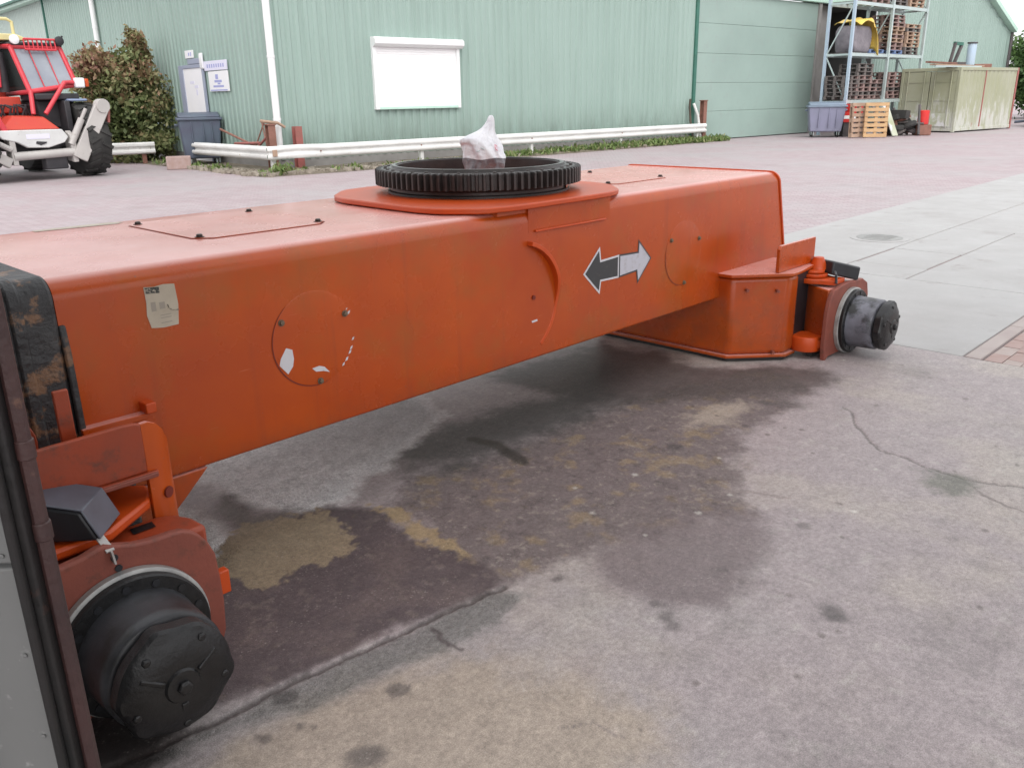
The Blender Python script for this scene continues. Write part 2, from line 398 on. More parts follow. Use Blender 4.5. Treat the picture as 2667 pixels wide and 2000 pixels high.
# ---- brick paving (material where single pavers are too small to tell apart)
def paving_mat():
    m = bpy.data.materials.new('paving'); m.use_nodes = True
    t = m.node_tree; N = t.nodes; L = t.links; b = N['Principled BSDF']
    tc = N.new('ShaderNodeTexCoord')
    mp = N.new('ShaderNodeMapping'); mp.inputs['Rotation'].default_value = (0, 0, R(4))
    L.new(tc.outputs['Object'], mp.inputs[0])
    br = N.new('ShaderNodeTexBrick')
    br.inputs['Color1'].default_value = (.36, .275, .295, 1); br.inputs['Color2'].default_value = (.42, .355, .37, 1)
    br.inputs['Mortar'].default_value = (.26, .215, .22, 1)
    br.inputs['Scale'].default_value = 1; br.inputs['Mortar Size'].default_value = .008
    br.inputs['Brick Width'].default_value = .21; br.inputs['Row Height'].default_value = .105
    L.new(mp.outputs[0], br.inputs['Vector'])
    def nz(s, d=6, r=.6):
        n = N.new('ShaderNodeTexNoise'); n.inputs['Scale'].default_value = s; n.inputs['Detail'].default_value = d; n.inputs['Roughness'].default_value = r
        L.new(tc.outputs['Object'], n.inputs['Vector']); return n
    def mr(s, lo, hi, a, c):
        r = N.new('ShaderNodeMapRange'); r.inputs[1].default_value = lo; r.inputs[2].default_value = hi; r.inputs[3].default_value = a; r.inputs[4].default_value = c
        L.new(s, r.inputs[0]); return r.outputs[0]
    def mixc(f, a, c):
        x = N.new('ShaderNodeMix'); x.data_type = 'RGBA'; L.new(f, x.inputs[0]); L.new(a, x.inputs[6]); x.inputs[7].default_value = (*c, 1); return x.outputs[2]
    c = mixc(mr(nz(.35).outputs[0], .45, .70, 0, .7), br.outputs[0], (.365, .36, .365))
    c = mixc(mr(nz(.9, 8, .7).outputs[0], .55, .75, 0, .6), c, (.25, .21, .21))
    c = mixc(mr(nz(9, 4).outputs[0], .45, .75, 0, .35), c, (.30, .25, .24))
    L.new(c, b.inputs['Base Color'])
    L.new(mr(nz(.6).outputs[0], .3, .7, .5, .8), b.inputs['Roughness'])
    bp = N.new('ShaderNodeBump'); bp.inputs['Strength'].default_value = .25; bp.inputs['Distance'].default_value = .004
    bp.invert = True
    L.new(br.outputs['Fac'], bp.inputs['Height']); L.new(bp.outputs[0], b.inputs['Normal'])
    M['paving'] = m
paving_mat()
mat('slab', (.40, .398, .395), .62, n1=((.34, .33, .325), 1.1, .9), dirt=[((.28, .255, .25), 2.6, .58, .75), ((.44, .435, .42), 14, .6, .8)], bump=(40, .25, .006), rvar=.12)
mat('kerb', (.42, .37, .35), .7, n1=((.34, .28, .27), 3, .9), bump=(40, .3, .006))
mat('paver_a', (.40, .30, .28), .75, n1=((.33, .22, .19), 9, .8), bump=(50, .3, .006))
mat('paver_b', (.43, .37, .35), .75, n1=((.36, .28, .25), 9, .8), bump=(50, .3, .006))
mat('joint_dark', (.24, .20, .195), .9)
mat('iron_cover', (.30, .30, .295), .5, n1=((.22, .22, .21), 12, .9), bump=(60, .4, .006))

def apron_mat():
    m = bpy.data.materials.new('apron'); m.use_nodes = True
    t = m.node_tree; N = t.nodes; L = t.links; b = N['Principled BSDF']
    tc = N.new('ShaderNodeTexCoord')
    at = N.new('ShaderNodeAttribute'); at.attribute_name = 'albedo'
    aw = N.new('ShaderNodeAttribute'); aw.attribute_name = 'grit'
    def nz(s, d=6, r=.6):
        n = N.new('ShaderNodeTexNoise'); n.inputs['Scale'].default_value = s; n.inputs['Detail'].default_value = d; n.inputs['Roughness'].default_value = r
        L.new(tc.outputs['Object'], n.inputs['Vector']); return n.outputs[0]
    def mr(s, lo, hi, a, c):
        r = N.new('ShaderNodeMapRange'); r.inputs[1].default_value = lo; r.inputs[2].default_value = hi; r.inputs[3].default_value = a; r.inputs[4].default_value = c
        L.new(s, r.inputs[0]); return r.outputs[0]
    def mul(a, f):
        x = N.new('ShaderNodeMix'); x.data_type = 'RGBA'; x.blend_type = 'MULTIPLY'; x.inputs[0].default_value = 1
        L.new(a, x.inputs[6]); L.new(f, x.inputs[7]); return x.outputs[2]
    c = mul(at.outputs['Color'], mr(nz(55, 5, .7), .3, .7, .74, 1.24))
    c = mul(c, mr(nz(260, 3), .3, .7, .70, 1.28))
    c = mul(c, mr(nz(13, 6, .7), .32, .68, .86, 1.12))
    # coarse aggregate: pale and dark grains
    vo = N.new('ShaderNodeTexVoronoi'); vo.inputs['Scale'].default_value = 190; L.new(tc.outputs['Object'], vo.inputs['Vector'])
    sp = N.new('ShaderNodeSeparateColor'); L.new(vo.outputs['Color'], sp.inputs[0])
    gr = mr(sp.outputs[0], .95, .99, 0, .8)
    x = N.new('ShaderNodeMix'); x.data_type = 'RGBA'; x.inputs[7].default_value = (.50, .46, .42, 1)
    f2 = N.new('ShaderNodeMath'); f2.operation = 'MULTIPLY'; L.new(gr, f2.inputs[0]); L.new(mr(nz(5), .45, .7, .05, .6), f2.inputs[1])
    L.new(f2.outputs[0], x.inputs[0]); L.new(c, x.inputs[6]); c = x.outputs[2]
    L.new(c, b.inputs['Base Color'])
    L.new(mr(aw.outputs['Fac'], 0, 1, .5, .95), b.inputs['Roughness'])
    b.inputs['Specular IOR Level'].default_value = .4
    bp = N.new('ShaderNodeBump'); bp.inputs['Distance'].default_value = .005
    L.new(mr(aw.outputs['Fac'], 0, 1, .22, .9), bp.inputs['Strength'])
    a = N.new('ShaderNodeMath'); a.operation = 'ADD'; L.new(nz(140, 5), a.inputs[0]); L.new(nz(38, 6, .7), a.inputs[1])
    L.new(a.outputs[0], bp.inputs['Height'])
    b2 = N.new('ShaderNodeBump'); b2.inputs['Distance'].default_value = .022; L.new(mr(aw.outputs['Fac'], .3, 1, 0, 1), b2.inputs['Strength'])
    L.new(nz(48, 5, .65), b2.inputs['Height']); L.new(bp.outputs[0], b2.inputs['Normal']); L.new(b2.outputs[0], b.inputs['Normal'])
    M['apron'] = m
apron_mat()

# ------------------------------------------------------------------ numpy noise and polygons (for the floor)
def vnoise(x, y, seed):
    xi = np.floor(x).astype(np.int64); yi = np.floor(y).astype(np.int64); xf = x - xi; yf = y - yi
    def h(a, b):
        n = (a * 374761393 + b * 668265263 + seed * 1442695041) & 0x7fffffff
        n = ((n ^ (n >> 13)) * 1274126177) & 0x7fffffff
        return ((n ^ (n >> 16)) & 0xffff) / 65535.0
    u_ = xf * xf * (3 - 2 * xf); v_ = yf * yf * (3 - 2 * yf)
    return (h(xi, yi) * (1 - u_) + h(xi + 1, yi) * u_) * (1 - v_) + (h(xi, yi + 1) * (1 - u_) + h(xi + 1, yi + 1) * u_) * v_
def fbm(x, y, s, seed, oct=5):
    t = 0; a = .5; n = 0
    for i in range(oct):
        t = t + a * vnoise(x * s, y * s, seed + i * 17); n += a; a *= .55; s *= 2.03
    return t / n - .5
def seg_dist(x, y, a, b):
    ax, ay = a; bx, by = b; dx, dy = bx - ax, by - ay
    t = np.clip(((x - ax) * dx + (y - ay) * dy) / (dx * dx + dy * dy + 1e-9), 0, 1)
    return np.hypot(x - ax - t * dx, y - ay - t * dy)
def poly_sd(x, y, P):
    d = np.full(x.shape, 1e9); ins = np.zeros(x.shape, bool)
    for i in range(len(P)):
        a, b = P[i], P[(i + 1) % len(P)]
        d = np.minimum(d, seg_dist(x, y, a, b))
        c = ((a[1] > y) != (b[1] > y)) & (x < (b[0] - a[0]) * (y - a[1]) / (b[1] - a[1] + 1e-12) + a[0])
        ins ^= c
    return np.where(ins, -d, d)
def line_d(x, y, P):
    d = np.full(x.shape, 1e9)
    for i in range(len(P) - 1): d = np.minimum(d, seg_dist(x, y, P[i], P[i + 1]))
    return d
def sstep(e0, e1, x):
    t = np.clip((x - e0) / (e1 - e0), 0, 1); return t * t * (3 - 2 * t)

# ------------------------------------------------------------------ frames
A_B = .768                                   # azimuth of the beam; the yard paving follows it
OB = (-1.323, 2.481, 0); RZB = PI / 2 - A_B
A_W = .85                                    # azimuth of the hall's long wall
KW = (-5.47, 21.4, 0); RZW = PI / 2 - A_W
def B2W(x, y, z=0):
    s_, c_ = math.sin(A_B), math.cos(A_B); return Vector((OB[0] + s_ * x - c_ * y, OB[1] + c_ * x + s_ * y, z))
def W2W(x, y, z=0):
    s_, c_ = math.sin(A_W), math.cos(A_W); return Vector((KW[0] + s_ * x - c_ * y, KW[1] + c_ * x + s_ * y, z))

# ================================================================== GROUND
g = MB(); g.add([(-400, -400, 0), (600, -400, 0), (600, 600, 0), (-400, 600, 0)], [(0, 1, 2, 3)])
go = g.build('ground', 'paving', ang=0); go.location = (0, 0, -.012); structure(go)

def apron():
    x0, x1, y0, y1 = -3.0, 4.826, -4.2, 2.04
    xs = np.concatenate([np.arange(x0, -.8, .04), np.arange(-.8, 3.2, .0088), np.arange(3.2, x1, .015), [x1]])
    ys = np.concatenate([np.arange(y0, -2.3, .03), np.arange(-2.3, 1.05, .0088), np.arange(1.05, y1, .03), [y1]])
    nx, ny = len(xs), len(ys)
    X, Y = np.meshgrid(xs, ys)
    wob = fbm(X, Y, 6, 3) * .16 + fbm(X, Y, 26, 9, 4) * .08 + fbm(X, Y, 70, 13, 2) * .03
    wob2 = fbm(X, Y, 3, 31) * .32 + fbm(X, Y, 14, 39, 5) * .16 + fbm(X, Y, 60, 43, 3) * .06
    wobf = fbm(X, Y, 16, 101, 5) * .17 + fbm(X, Y, 55, 103, 3) * .05 + fbm(X, Y, 5, 105, 2) * .08
    C = np.zeros(X.shape + (3,)); grit = np.zeros(X.shape)
    base = np.array((.345, .300, .302))
    C[:] = base
    big = fbm(X, Y, .9, 5) ; mid = fbm(X, Y, 4.5, 15); fine = fbm(X, Y, 30, 21, 3)
    def blend(mask, c, k=1.0):
        nonlocal C
        m = (mask * k)[..., None]; C = C * (1 - m) + np.array(c) * m
    blend(sstep(-.05, .25, big), (.36, .345, .33), .7)
    blend(sstep(.02, .3, mid), (.33, .285, .275), .45)
    blend(sstep(.0, .28, fbm(X, Y, 2.1, 77)), (.42, .375, .325), .5)
    blend(sstep(.10, .30, fbm(X, Y, 9, 91)), (.25, .225, .22), .40)
    blend(sstep(.14, .30, fbm(X, Y, 17, 97)), (.43, .40, .375), .45)
    def poly(P, c, soft, k=1.0, nz=wob, wmul=1.0):
        m = 1 - sstep(-soft, soft, poly_sd(X, Y, P) + nz * wmul); blend(m, c, k); return m
    # worn, stained and darkened zones of the slab
    poly([(-.244, -.898), (-.042, -.803), (.479, -.959), (.789, -1.332), (.763, -1.599), (.53, -1.735), (-.6, -1.9), (-.8, -.9)], (.375, .31, .245), .12, .8, wob2)
    m = poly([(1.068, -.054), (1.581, .012), (2.002, -.039), (2.945, -.066), (3.758, -.347), (3.521, -.728), (2.729, -.771), (2.226, -.941), (1.99, -1.146), (1.604, -1.008), (1.103, -.86), (.98, -.817), (1.003, -.34)], (.15, .12, .118), .07, .88, wob2, .9)
    grit = np.maximum(grit, m * .5)
    sp = sstep(.06, .26, fbm(X, Y, 11, 51)) * m
    blend(sp, (.27, .205, .13), .75)
    blend(sstep(.12, .3, fbm(X, Y, 38, 57, 3)) * m, (.34, .30, .26), .5)
    blend(sstep(.08, .3, fbm(X, Y, 22, 59, 4)) * m, (.08, .065, .065), .5)
    poly([(1.349, -.937), (1.666, -.964), (2.003, -1.222), (1.835, -1.372), (1.565, -1.463), (1.351, -1.481), (1.23, -1.308), (1.22, -1.082)], (.17, .138, .14), .08, .85, wob2, .6)
    poly([(3.62, .8), (3.594, -.157), (4.046, -.5), (4.0, -.80), (3.454, -.651), (2.984, -.345), (2.5, .1), (2.6, .8)], (.085, .07, .066), .12, .88, wob2)  # darker floor beside the right leg
    poly([(1.3, .5), (2.127, .46), (2.715, .35), (3.5, .6), (2.75, -.048), (1.928, -.045), (1.545, -.026), (1.375, .165)], (.075, .072, .07), .13, .9, wob2, .8)  # dark floor with the beam's soft shade painted in
    poly([(2.797, -.406), (3.182, -.515), (3.181, -.627), (2.823, -.639), (2.586, -.515)], (.40, .34, .28), .06, .75, wob)
    m = poly([(.741, .95), (1.019, .95), (1.6, 1.0), (2.1, 1.0), (1.931, .529), (1.45, .324), (.977, .112), (.787, .134), (.668, .329), (.65, .7)], (.92, .93, .93), .06, .98, wob, .8)
    grit = np.maximum(grit, m)
    fade = sstep(.75, 1.9, X + fbm(X, Y, 4, 111) * .5); blend(fade * m, (.42, .425, .425), .75)
    blend(sstep(.04, .2, fbm(X, Y, 24, 113, 4)) * m, (.55, .55, .55), .35)
    m = poly([(.479, .6), (.528, .302), (.488, .069), (.35, -.028), (.2, .05), (.2, .5)], (.80, .81, .80), .05, .95, wob, .7)
    grit = np.maximum(grit, m)
    poly([(.679, .58), (.694, .3), (.863, .081), (.707, .045), (.519, .142), (.543, .406)], (.15, .13, .12), .05, .9, wob, .7)
    # oil-wet field with its hard slab edges, dry tan island, painted hub shadow
    m = poly([(.9, .12), (1.055, -.071), (.979, -.368), (.985, -.72), (.955, -.862), (.61, -.806), (.29, -.757), (-.1, -.71), (-.5, -.66), (-.5, -.2), (.244, .05), (.5, .15)], (.085, .064, .068), .035, .93, wob2, .42)
    grit = np.maximum(grit, m * .25)
    blend(sstep(.02, .26, fbm(X, Y, 5, 63)) * m, (.15, .115, .11), .6)
    blend(sstep(.10, .28, fbm(X, Y, 30, 67, 3)) * m, (.19, .155, .14), .55)
    poly([(.579, .20), (.85, .10), (.90, -.043), (.74, -.27), (.62, -.31), (.496, -.25), (.395, -.29), (.325, -.12), (.216, -.13), (.293, .035)], (.29, .23, .155), .012, .95, wobf, .9)
    poly([(1.04, -.02), (1.10, -.10), (1.06, -.40), (1.04, -.62), (.99, -.60), (.985, -.36)], (.36, .27, .15), .02, .85, wobf, .8)
    m = poly([(-.3, -.70), (.602, -.822), (.938, -.885), (.971, -.961), (.681, -.99), (.359, -.936), (.108, -.886), (-.3, -.80)], (.21, .205, .195), .03, .75, wob2, .35)
    grit = np.maximum(grit, m * .8)
    poly([(-.75, -.45), (-.15, -.50), (-.03, -.62), (-.06, -.72), (-.2, -.82), (-.4, -.95), (-.8, -1.0)], (.022, .019, .018), .04, .92, wob2, .5)  # shadow under the near left hub, painted into the floor colour
    def line(P, wd, c, k=.9, nz=None):
        d = line_d(X + wob * .30 + wobf * .10, Y + wob2 * .14 + wobf * .08, P); blend(1 - sstep(wd * .3, wd, d), c, k)
        return d
    Z = fine * .0016 * (1 + grit * 1.6)
    d = line([(-.5, -.68), (-.085, -.735), (.277, -.772), (.602, -.814), (.949, -.871)], .018, (.055, .045, .042), .75)
    Z -= .006 * (1 - sstep(.004, .016, d))
    d = line([(3.45, -.98), (3.399, -1.039), (3.223, -1.143), (3.003, -1.346), (2.94, -1.557), (2.908, -1.742), (2.936, -1.844), (3.05, -2.1), (3.1, -2.6)], .012, (.13, .11, .105), .7)
    Z -= .004 * (1 - sstep(.004, .014, d))
    d = line([(2.9, -1.74), (2.782, -1.905), (2.70, -2.1)], .010, (.2, .17, .16))
    line([(2.0, -.965), (2.168, -1.087), (2.237, -1.263)], .014, (.24, .2, .19), .7)
    line([(.616, -.866), (.606, -.963), (.619, -1.012)], .012, (.12, .1, .1))
    line([(1.82, .187), (1.839, .056), (1.796, -.109), (1.759, -.188)], .05, (.05, .043, .037))
    line([(.2, -1.5), (.25, -1.56), (.24, -1.66), (.3, -1.75)], .008, (.2, .17, .16), .6)
    line([(.55, -1.45), (.62, -1.52), (.64, -1.62)], .008, (.2, .17, .16), .6)
    poly([(2.902, -1.60), (2.95, -1.734), (2.90, -1.82), (2.755, -1.83), (2.68, -1.738), (2.765, -1.638)], (.13, .135, .11), .05, .8, wob, .9)
    for sx, sy, r, k in ((1.556, -1.766, .045, .9), (1.117, -.968, .03, .85), (.132, -1.168, .045, .85), (2.053, -1.423, .03, .6), (1.184, -1.376, .035, .75), (1.22, -1.31, .03, .7), (1.15, -1.43, .03, .6),
                         (2.386, -.606, .05, .85), (.36, -1.018, .02, .8), (.115, -.80, .03, .8), (1.565, -2.36, .02, .5), (1.555, -1.36, .02, .5), (2.144, -1.818, .05, .3), (1.7, -2.1, .16, .18),
                         (-.01, -.91, .022, .8), (.082, -.945, .02, .8), (3.231, -.64, .05, .7), (3.885, -.56, .05, .7), (3.3, -.75, .1, .5), (4.3, -1.05, .12, .35), (2.6, -2.6, .2, .3), (.9, -2.1, .2, .25)):
        d = np.hypot(X - sx, Y - sy) + wob * .45
        blend(1 - sstep(r * .35, r * 1.35, d), (.08, .072, .07), k * .85)
    rs = np.random.RandomState(4)
    for i in range(120):
        sx, sy = rs.uniform(-.5, 4.6), rs.uniform(-3.2, -.4); r = rs.uniform(.004, .014)
        d = np.hypot(X - sx, Y - sy) + wob * .12
        blend(1 - sstep(r * .6, r * 1.4, d), (.13, .11, .1) if rs.rand() < .7 else (.52, .5, .46), .7)
    C *= (1 + fine * .18)[..., None]
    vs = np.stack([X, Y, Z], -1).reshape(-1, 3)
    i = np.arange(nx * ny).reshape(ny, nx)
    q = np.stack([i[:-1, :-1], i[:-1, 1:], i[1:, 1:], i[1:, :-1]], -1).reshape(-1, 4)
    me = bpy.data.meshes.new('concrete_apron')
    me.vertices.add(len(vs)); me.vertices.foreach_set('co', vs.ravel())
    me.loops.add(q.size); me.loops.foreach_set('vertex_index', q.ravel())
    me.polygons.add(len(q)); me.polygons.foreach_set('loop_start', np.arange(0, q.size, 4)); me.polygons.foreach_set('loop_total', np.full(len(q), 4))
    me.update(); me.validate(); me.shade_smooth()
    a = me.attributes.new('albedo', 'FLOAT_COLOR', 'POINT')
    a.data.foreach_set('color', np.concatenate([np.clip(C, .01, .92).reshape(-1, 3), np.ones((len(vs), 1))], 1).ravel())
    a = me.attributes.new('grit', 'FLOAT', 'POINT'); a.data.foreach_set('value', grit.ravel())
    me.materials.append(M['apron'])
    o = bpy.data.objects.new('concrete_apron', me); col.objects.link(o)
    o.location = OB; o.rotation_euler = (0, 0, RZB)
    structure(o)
apron()

# concrete slab road running on from the apron (cast slabs with open joints)
road = thing('slab_road', 'pale cast concrete slabs', None, OB, RZB); del road['label']; structure(road)
jb = MB(); jb.box(4.83, 60, -1.26, 2.05, -.2, -.008); jb.build('joint_bed', 'joint_dark', road, ang=0)
rx = 4.842
k = 0
for L_ in (2.2, 3.4, 4.9, 4.9, 4.9, 4.9, 4.9, 4.9, 4.9, 4.9):
    b = MB()
    b.box(rx, rx + L_ - .014, -1.143, .70 if k != 1 else 0.0, -.15, 0)
    b.build('slab', 'slab', road, bev=.006)
    b = MB(); b.box(rx, rx + L_ - .014, .714, 2.044, -.15, .001)
    b.build('slab', 'slab', road, bev=.006)
    if k == 1:
        c = MB(); c.box(rx, rx + .55, .013, .70, -.15, .0005); c.build('slab', 'slab', road, bev=.006)
        c = MB(); c.box(rx + 1.55, rx + L_ - .014, .013, .70, -.15, .0005); c.build('slab', 'slab', road, bev=.006)
        c = MB(); c.box(rx + .565, rx + 1.535, .028, .685, -.15, -.001); c.build('patch', 'slab', road, bev=.006)
    rx += L_; k += 1
for i in range(24):
    b = MB(); b.box(4.842 + i * 1.0, 4.842 + i * 1.0 + .99, -1.252, -1.156, -.15, .002); b.build('kerb_stone', 'kerb', road, bev=.006)
mh = MB(); mh.lathe([(.32, -.02), (.32, .006), (.30, .009), (.0, .009)], (9.14, 1.07, 0), n=36)
mh.build('manhole_frame', 'slab', road)
mh = MB(); mh.lathe([(.25, .004), (.25, .0125), (.24, .0135), (0, .0135)], (9.14, 1.07, 0), n=36)
for i in range(5): mh.box(8.98 + i * .075, 9.01 + i * .075, .92, 1.22, .012, .017)
mh.build('manhole_cover', 'iron_cover', road)
# nearest pavers, one by one
pv = thing('brick_pavement', 'pinkish brick pavers', None, OB, RZB); del pv['label']; structure(pv)
pb = MB(); pb.box(4.83, 12, -6, -1.262, -.2, -.011); pb.build('joint_bed', 'joint_dark', pv, ang=0)
pm = {}
for key in ('paver_a', 'paver_b'):
    b = MB(); b.box(0, .204, 0, .099, -.06, 0)
    me = b.mesh('paver', key); pm[key] = me
rr = random.Random(3)
n = 0
for r_ in range(20):
    for c in range(15):
        y = -1.37 - r_ * .104; x = 4.838 + c * .209 - (0 if r_ % 2 == 0 else .0)
        if n >= 300: break
        xo = .1045 if r_ % 2 else 0
        if xo and c == 0:
            o = inst(pm['paver_b'], 'paver', pv, (4.838, y, -.002), (0, 0, 0), (.5, 1, 1)); n += 1
        o = inst(pm[rr.choice(('paver_a', 'paver_a', 'paver_b'))], 'paver', pv, (x + xo, y, rr.uniform(-.003, .002)), (rr.uniform(-.006, .006), rr.uniform(-.006, .006), rr.uniform(-.008, .008)))
        n += 1
b = MB(); b.box(0, .204, 0, .099, -.06, 0)
rest = MB()
for r_ in range(20, 34):
    for c in range(24):
        y = -1.37 - r_ * .104; x = 4.838 + c * .209 + (.1045 if r_ % 2 else 0)
        rest.box(x, x + .204, y, y + .099, -.06, -.001)
ro = rest.build('paver', 'paver_a', pv, ang=0); ro['kind'] = 'stuff'

# ================================================================== WORKSHOP doorway (post and panel in view; wall and roof added unseen for shade)
ws = thing('workshop_shed', 'grey workshop doorway with dark rusty steel post at the left edge, with added unseen shade wall and roof', 'shed', (0, 0, 0))
def shed():
    X0 = -.654
    b = MB(); b.box(X0 - .030, X0, 1.02, 1.05, 0, 4.2); b.box(X0 - .022, X0 - .010, 1.008, 1.02, 0, 4.2); b.build('door_post', 'post_black', ws, bev=.003)
    b = MB(); b.tube([(X0 + .008, 1.045, z) for z in np.linspace(0, 4.2, 14)], .0105, 10); b.build('rusty_edge_pipe', 'post_rust', ws)
    for z in (.35, 1.05, 1.17, 1.75):
        b = MB(); b.lathe([(.0125, -.014), (.0125, .014)], (X0 + .008, 1.045, z), n=12); b.build('hinge_collar', 'post_rust', ws, bev=.002)
    # sheet door panels left of the post
    for i, (z0, z1) in enumerate(((.02, 1.0), (1.006, 2.1), (2.106, 4.1))):
        b = MB(); b.box(X0 - 1.6, X0 - .031, 1.03, 1.06, z0, z1); b.build('door_panel', 'panel_grey', ws, bev=.004)
    for z in (.72, .86, 1.02, 1.18, 1.34, 1.5):
        b = MB(); b.lathe([(.0035, 1.031), (.0035, 1.0275), (0, 1.0265)], (X0 - .045, 0, z), 'y', 8); b.build('rivet', 'panel_grey', ws)
    b = MB(); b.box(X0 - .16, X0 - .135, 1.012, 1.03, .02, 1.0); b.build('panel_batten', 'panel_grey', ws, bev=.003)
    b = MB(); b.box(-9, X0 - 1.602, 1.03, 1.10, 0, 4.2); b.box(5.4, 9, 1.03, 1.10, 0, 4.2); b.box(-9, 9, 1.03, 1.10, 4.2, 6.4); b.build('shade_wall', 'shade_wall_grey', ws)  # unseen wall, added and sized to shade the near beam and floor
    b = MB(); b.box(-9.2, 9.2, -5, 1.35, 6.4, 6.5); b.build('roof', 'shade_wall_grey', ws)  # unseen roof, added to darken the near side
shed()

# ================================================================== THE ORANGE UNDERCARRIAGE
uc = thing('undercarriage', 'long orange steel undercarriage beam with toothed slewing ring, wheels taken off', 'undercarriage', OB, RZB)
ZT, ZB, WD = 1.115, .395, 1.22
def beam():
    prof = rrect(0, WD, ZB, ZT, .062, .015, 7)
    def end(z, x): return x + (ZT - z) * .40 if z > .62 else x + (ZT - .62) * .40 + (.62 - z) * .1
    xs = [-.03, 0, .6, 1.3, 2.0, 2.7, 3.4, 4.0]
    vs = []; fs = []; n = len(prof)
    rings = [[(x, y, z) for y, z in prof] for x in xs]
    def scaled(inset, dx):
        R_ = []
        for y, z in prof:
            yy = WD / 2 + (y - WD / 2) * (1 - inset / (WD / 2)); zz = (ZB + ZT) / 2 + (z - (ZB + ZT) / 2) * (1 - inset / .36)
            R_.append((end(z, 4.42) + dx, yy, zz))
        return R_
    rings += [scaled(0, -.02), scaled(.001, -.006), scaled(.006, .003), scaled(.014, .006)]
    m = MB()
    for r_ in rings: vs += r_
    for i in range(len(rings) - 1):
        for k in range(n):
            k2 = (k + 1) % n; fs.append((i * n + k, i * n + k2, (i + 1) * n + k2, (i + 1) * n + k))
    fs.append(tuple(range(n))); fs.append(tuple((len(rings) - 1) * n + k for k in range(n)))
    m.add(vs, fs)
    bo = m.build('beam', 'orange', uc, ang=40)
    # raised lip along the end plate
    lip = MB(); A = scaled(-.007, -.004); Bq = scaled(-.007, .012); c = scaled(.012, .012); d = scaled(.012, -.004)
    vs = A + Bq + c + d; fs = []
    for q in range(4):
        for k in range(n):
            k2 = (k + 1) % n; q2 = (q + 1) % 4
            fs.append((q * n + k, q * n + k2, q2 * n + k2, q2 * n + k))
    lip.add(vs, fs); lip.build('end_lip', 'orange_bright', bo)
    # black coated end
    prof2 = rrect(-.012, WD + .012, ZB - .012, ZT + .01, .07, .02, 7)
    b = MB(); b.prism(prof2, 'x', -.42, -.032); b.build('black_end_cover', 'black_paint', uc, bev=.012)
    b = MB(); b.prism(rrect(-.02, WD + .02, ZB - .02, ZT + .016, .075, .02, 7), 'x', -.16, -.12); b.build('end_cover_band', 'black_paint', uc, bev=.008)
    b = MB(); b.prism([(-.026, ZB - .02), (-.02, .9), (-.008, .98), (.02, .98), (.02, ZB - .02)], 'x', -.034, -.012)
    b.build('peeling_seam', 'black_paint', uc, bev=.006)
    # side ledge above left leg
    b = MB(); b.box(-.03, .175, -.035, .01, .635, .655); b.build('side_ledge', 'orange', uc, bev=.003)
    b = MB(); b.box(.165, .20, -.05, .01, .655, .69); b.build('stop_block', 'orange_bright', uc, bev=.004)
    b = MB(); b.box(-.03, .16, -.01, .02, .60, .633); b.build('ledge_web', 'orange', uc)
    return bo
bo = beam()

def hatch(x0, x1, y0, y1, lab):
    c = .06
    P = [(x0 + c, y0), (x1 - c, y0), (x1, y0 + c), (x1, y1 - c), (x1 - c, y1), (x0 + c, y1), (x0, y1 - c), (x0, y0 + c)]
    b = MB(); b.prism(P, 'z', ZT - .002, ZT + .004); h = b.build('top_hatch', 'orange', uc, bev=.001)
    b = MB()
    Q = [(x + (.005 if x > (x0 + x1) / 2 else -.005), y + (.005 if y > (y0 + y1) / 2 else -.005)) for x, y in P]
    b.prism(Q, 'z', ZT - .002, ZT + .0012); b.build('hatch_gap', 'dark_groove', h)
    for bx, by in ((x0 + .03, y0 + .055), (x1 - .03, y0 + .055), (x0 + .035, y1 - .06), (x1 - .03, y1 - .05)):
        b = MB(); b.lathe([(.013, ZT), (.013, ZT + .013), (.009, ZT + .016), (0, ZT + .016)], (bx, by, 0), n=6); b.lathe([(.018, ZT), (.018, ZT + .006)], (bx, by, 0), n=12)
        b.build('bolt', 'bolt_dark', h)
    tag(h, lab)
hatch(.62, 1.21, .365, 1.03, 'cover plate with chamfered corners left of the ring')
hatch(3.14, 3.73, .365, 1.03, 'cover plate on the far right half of the beam')
b = MB(); b.add([(.30, 1.12, ZT + .0015), (.62, 1.09, ZT + .0015), (.66, 1.13, ZT + .0015), (.60, 1.165, ZT + .0015), (.30, 1.165, ZT + .0015)], [(0, 1, 2, 3, 4)])
b.build('pale_tape', 'sticker', uc, ang=0)

# turntable seat and slewing ring
CX, CY = 2.33, .63
P = [(1.62, .26), (1.64, .95), (1.9, 1.24), (2.76, 1.24), (3.0, .95), (2.97, .30), (2.68, -.028), (2.25, -.04), (1.79, -.022)]
def chaikin(Q, n=2):
    for _ in range(n):
        o_ = []
        for i in range(len(Q)):
            a, c = Q[i], Q[(i + 1) % len(Q)]; o_ += [(a[0] * .85 + c[0] * .15, a[1] * .85 + c[1] * .15), (a[0] * .15 + c[0] * .85, a[1] * .15 + c[1] * .85)]
        Q = o_
    return Q
P = chaikin([(1.60, .20), (1.63, .97), (1.9, 1.24), (2.76, 1.24), (3.0, .95), (2.97, .26), (2.70, -.032), (1.78, -.032)])
b = MB(); b.prism(P, 'z', 1.120, 1.146); b.build('turntable_plate', 'orange_bright', uc, bev=.006)
b = MB(); b.prism([(1.68, .34), (1.68, .93), (1.92, 1.2), (2.74, 1.2), (2.98, .93), (2.94, .34), (2.66, 0.01), (1.84, 0.01)], 'z', 1.10, 1.121); b.build('turntable_plinth', 'orange', uc)
b = MB(); b.box(2.03, 2.64, -.0006, .09, 1.0095, 1.119); b.build('gusset_plate', 'orange', uc)
b = MB(); b.box(2.07, 2.60, -.014, .0, 1.007, 1.017); b.build('weld_ledge', 'orange_bright', uc, bev=.004)
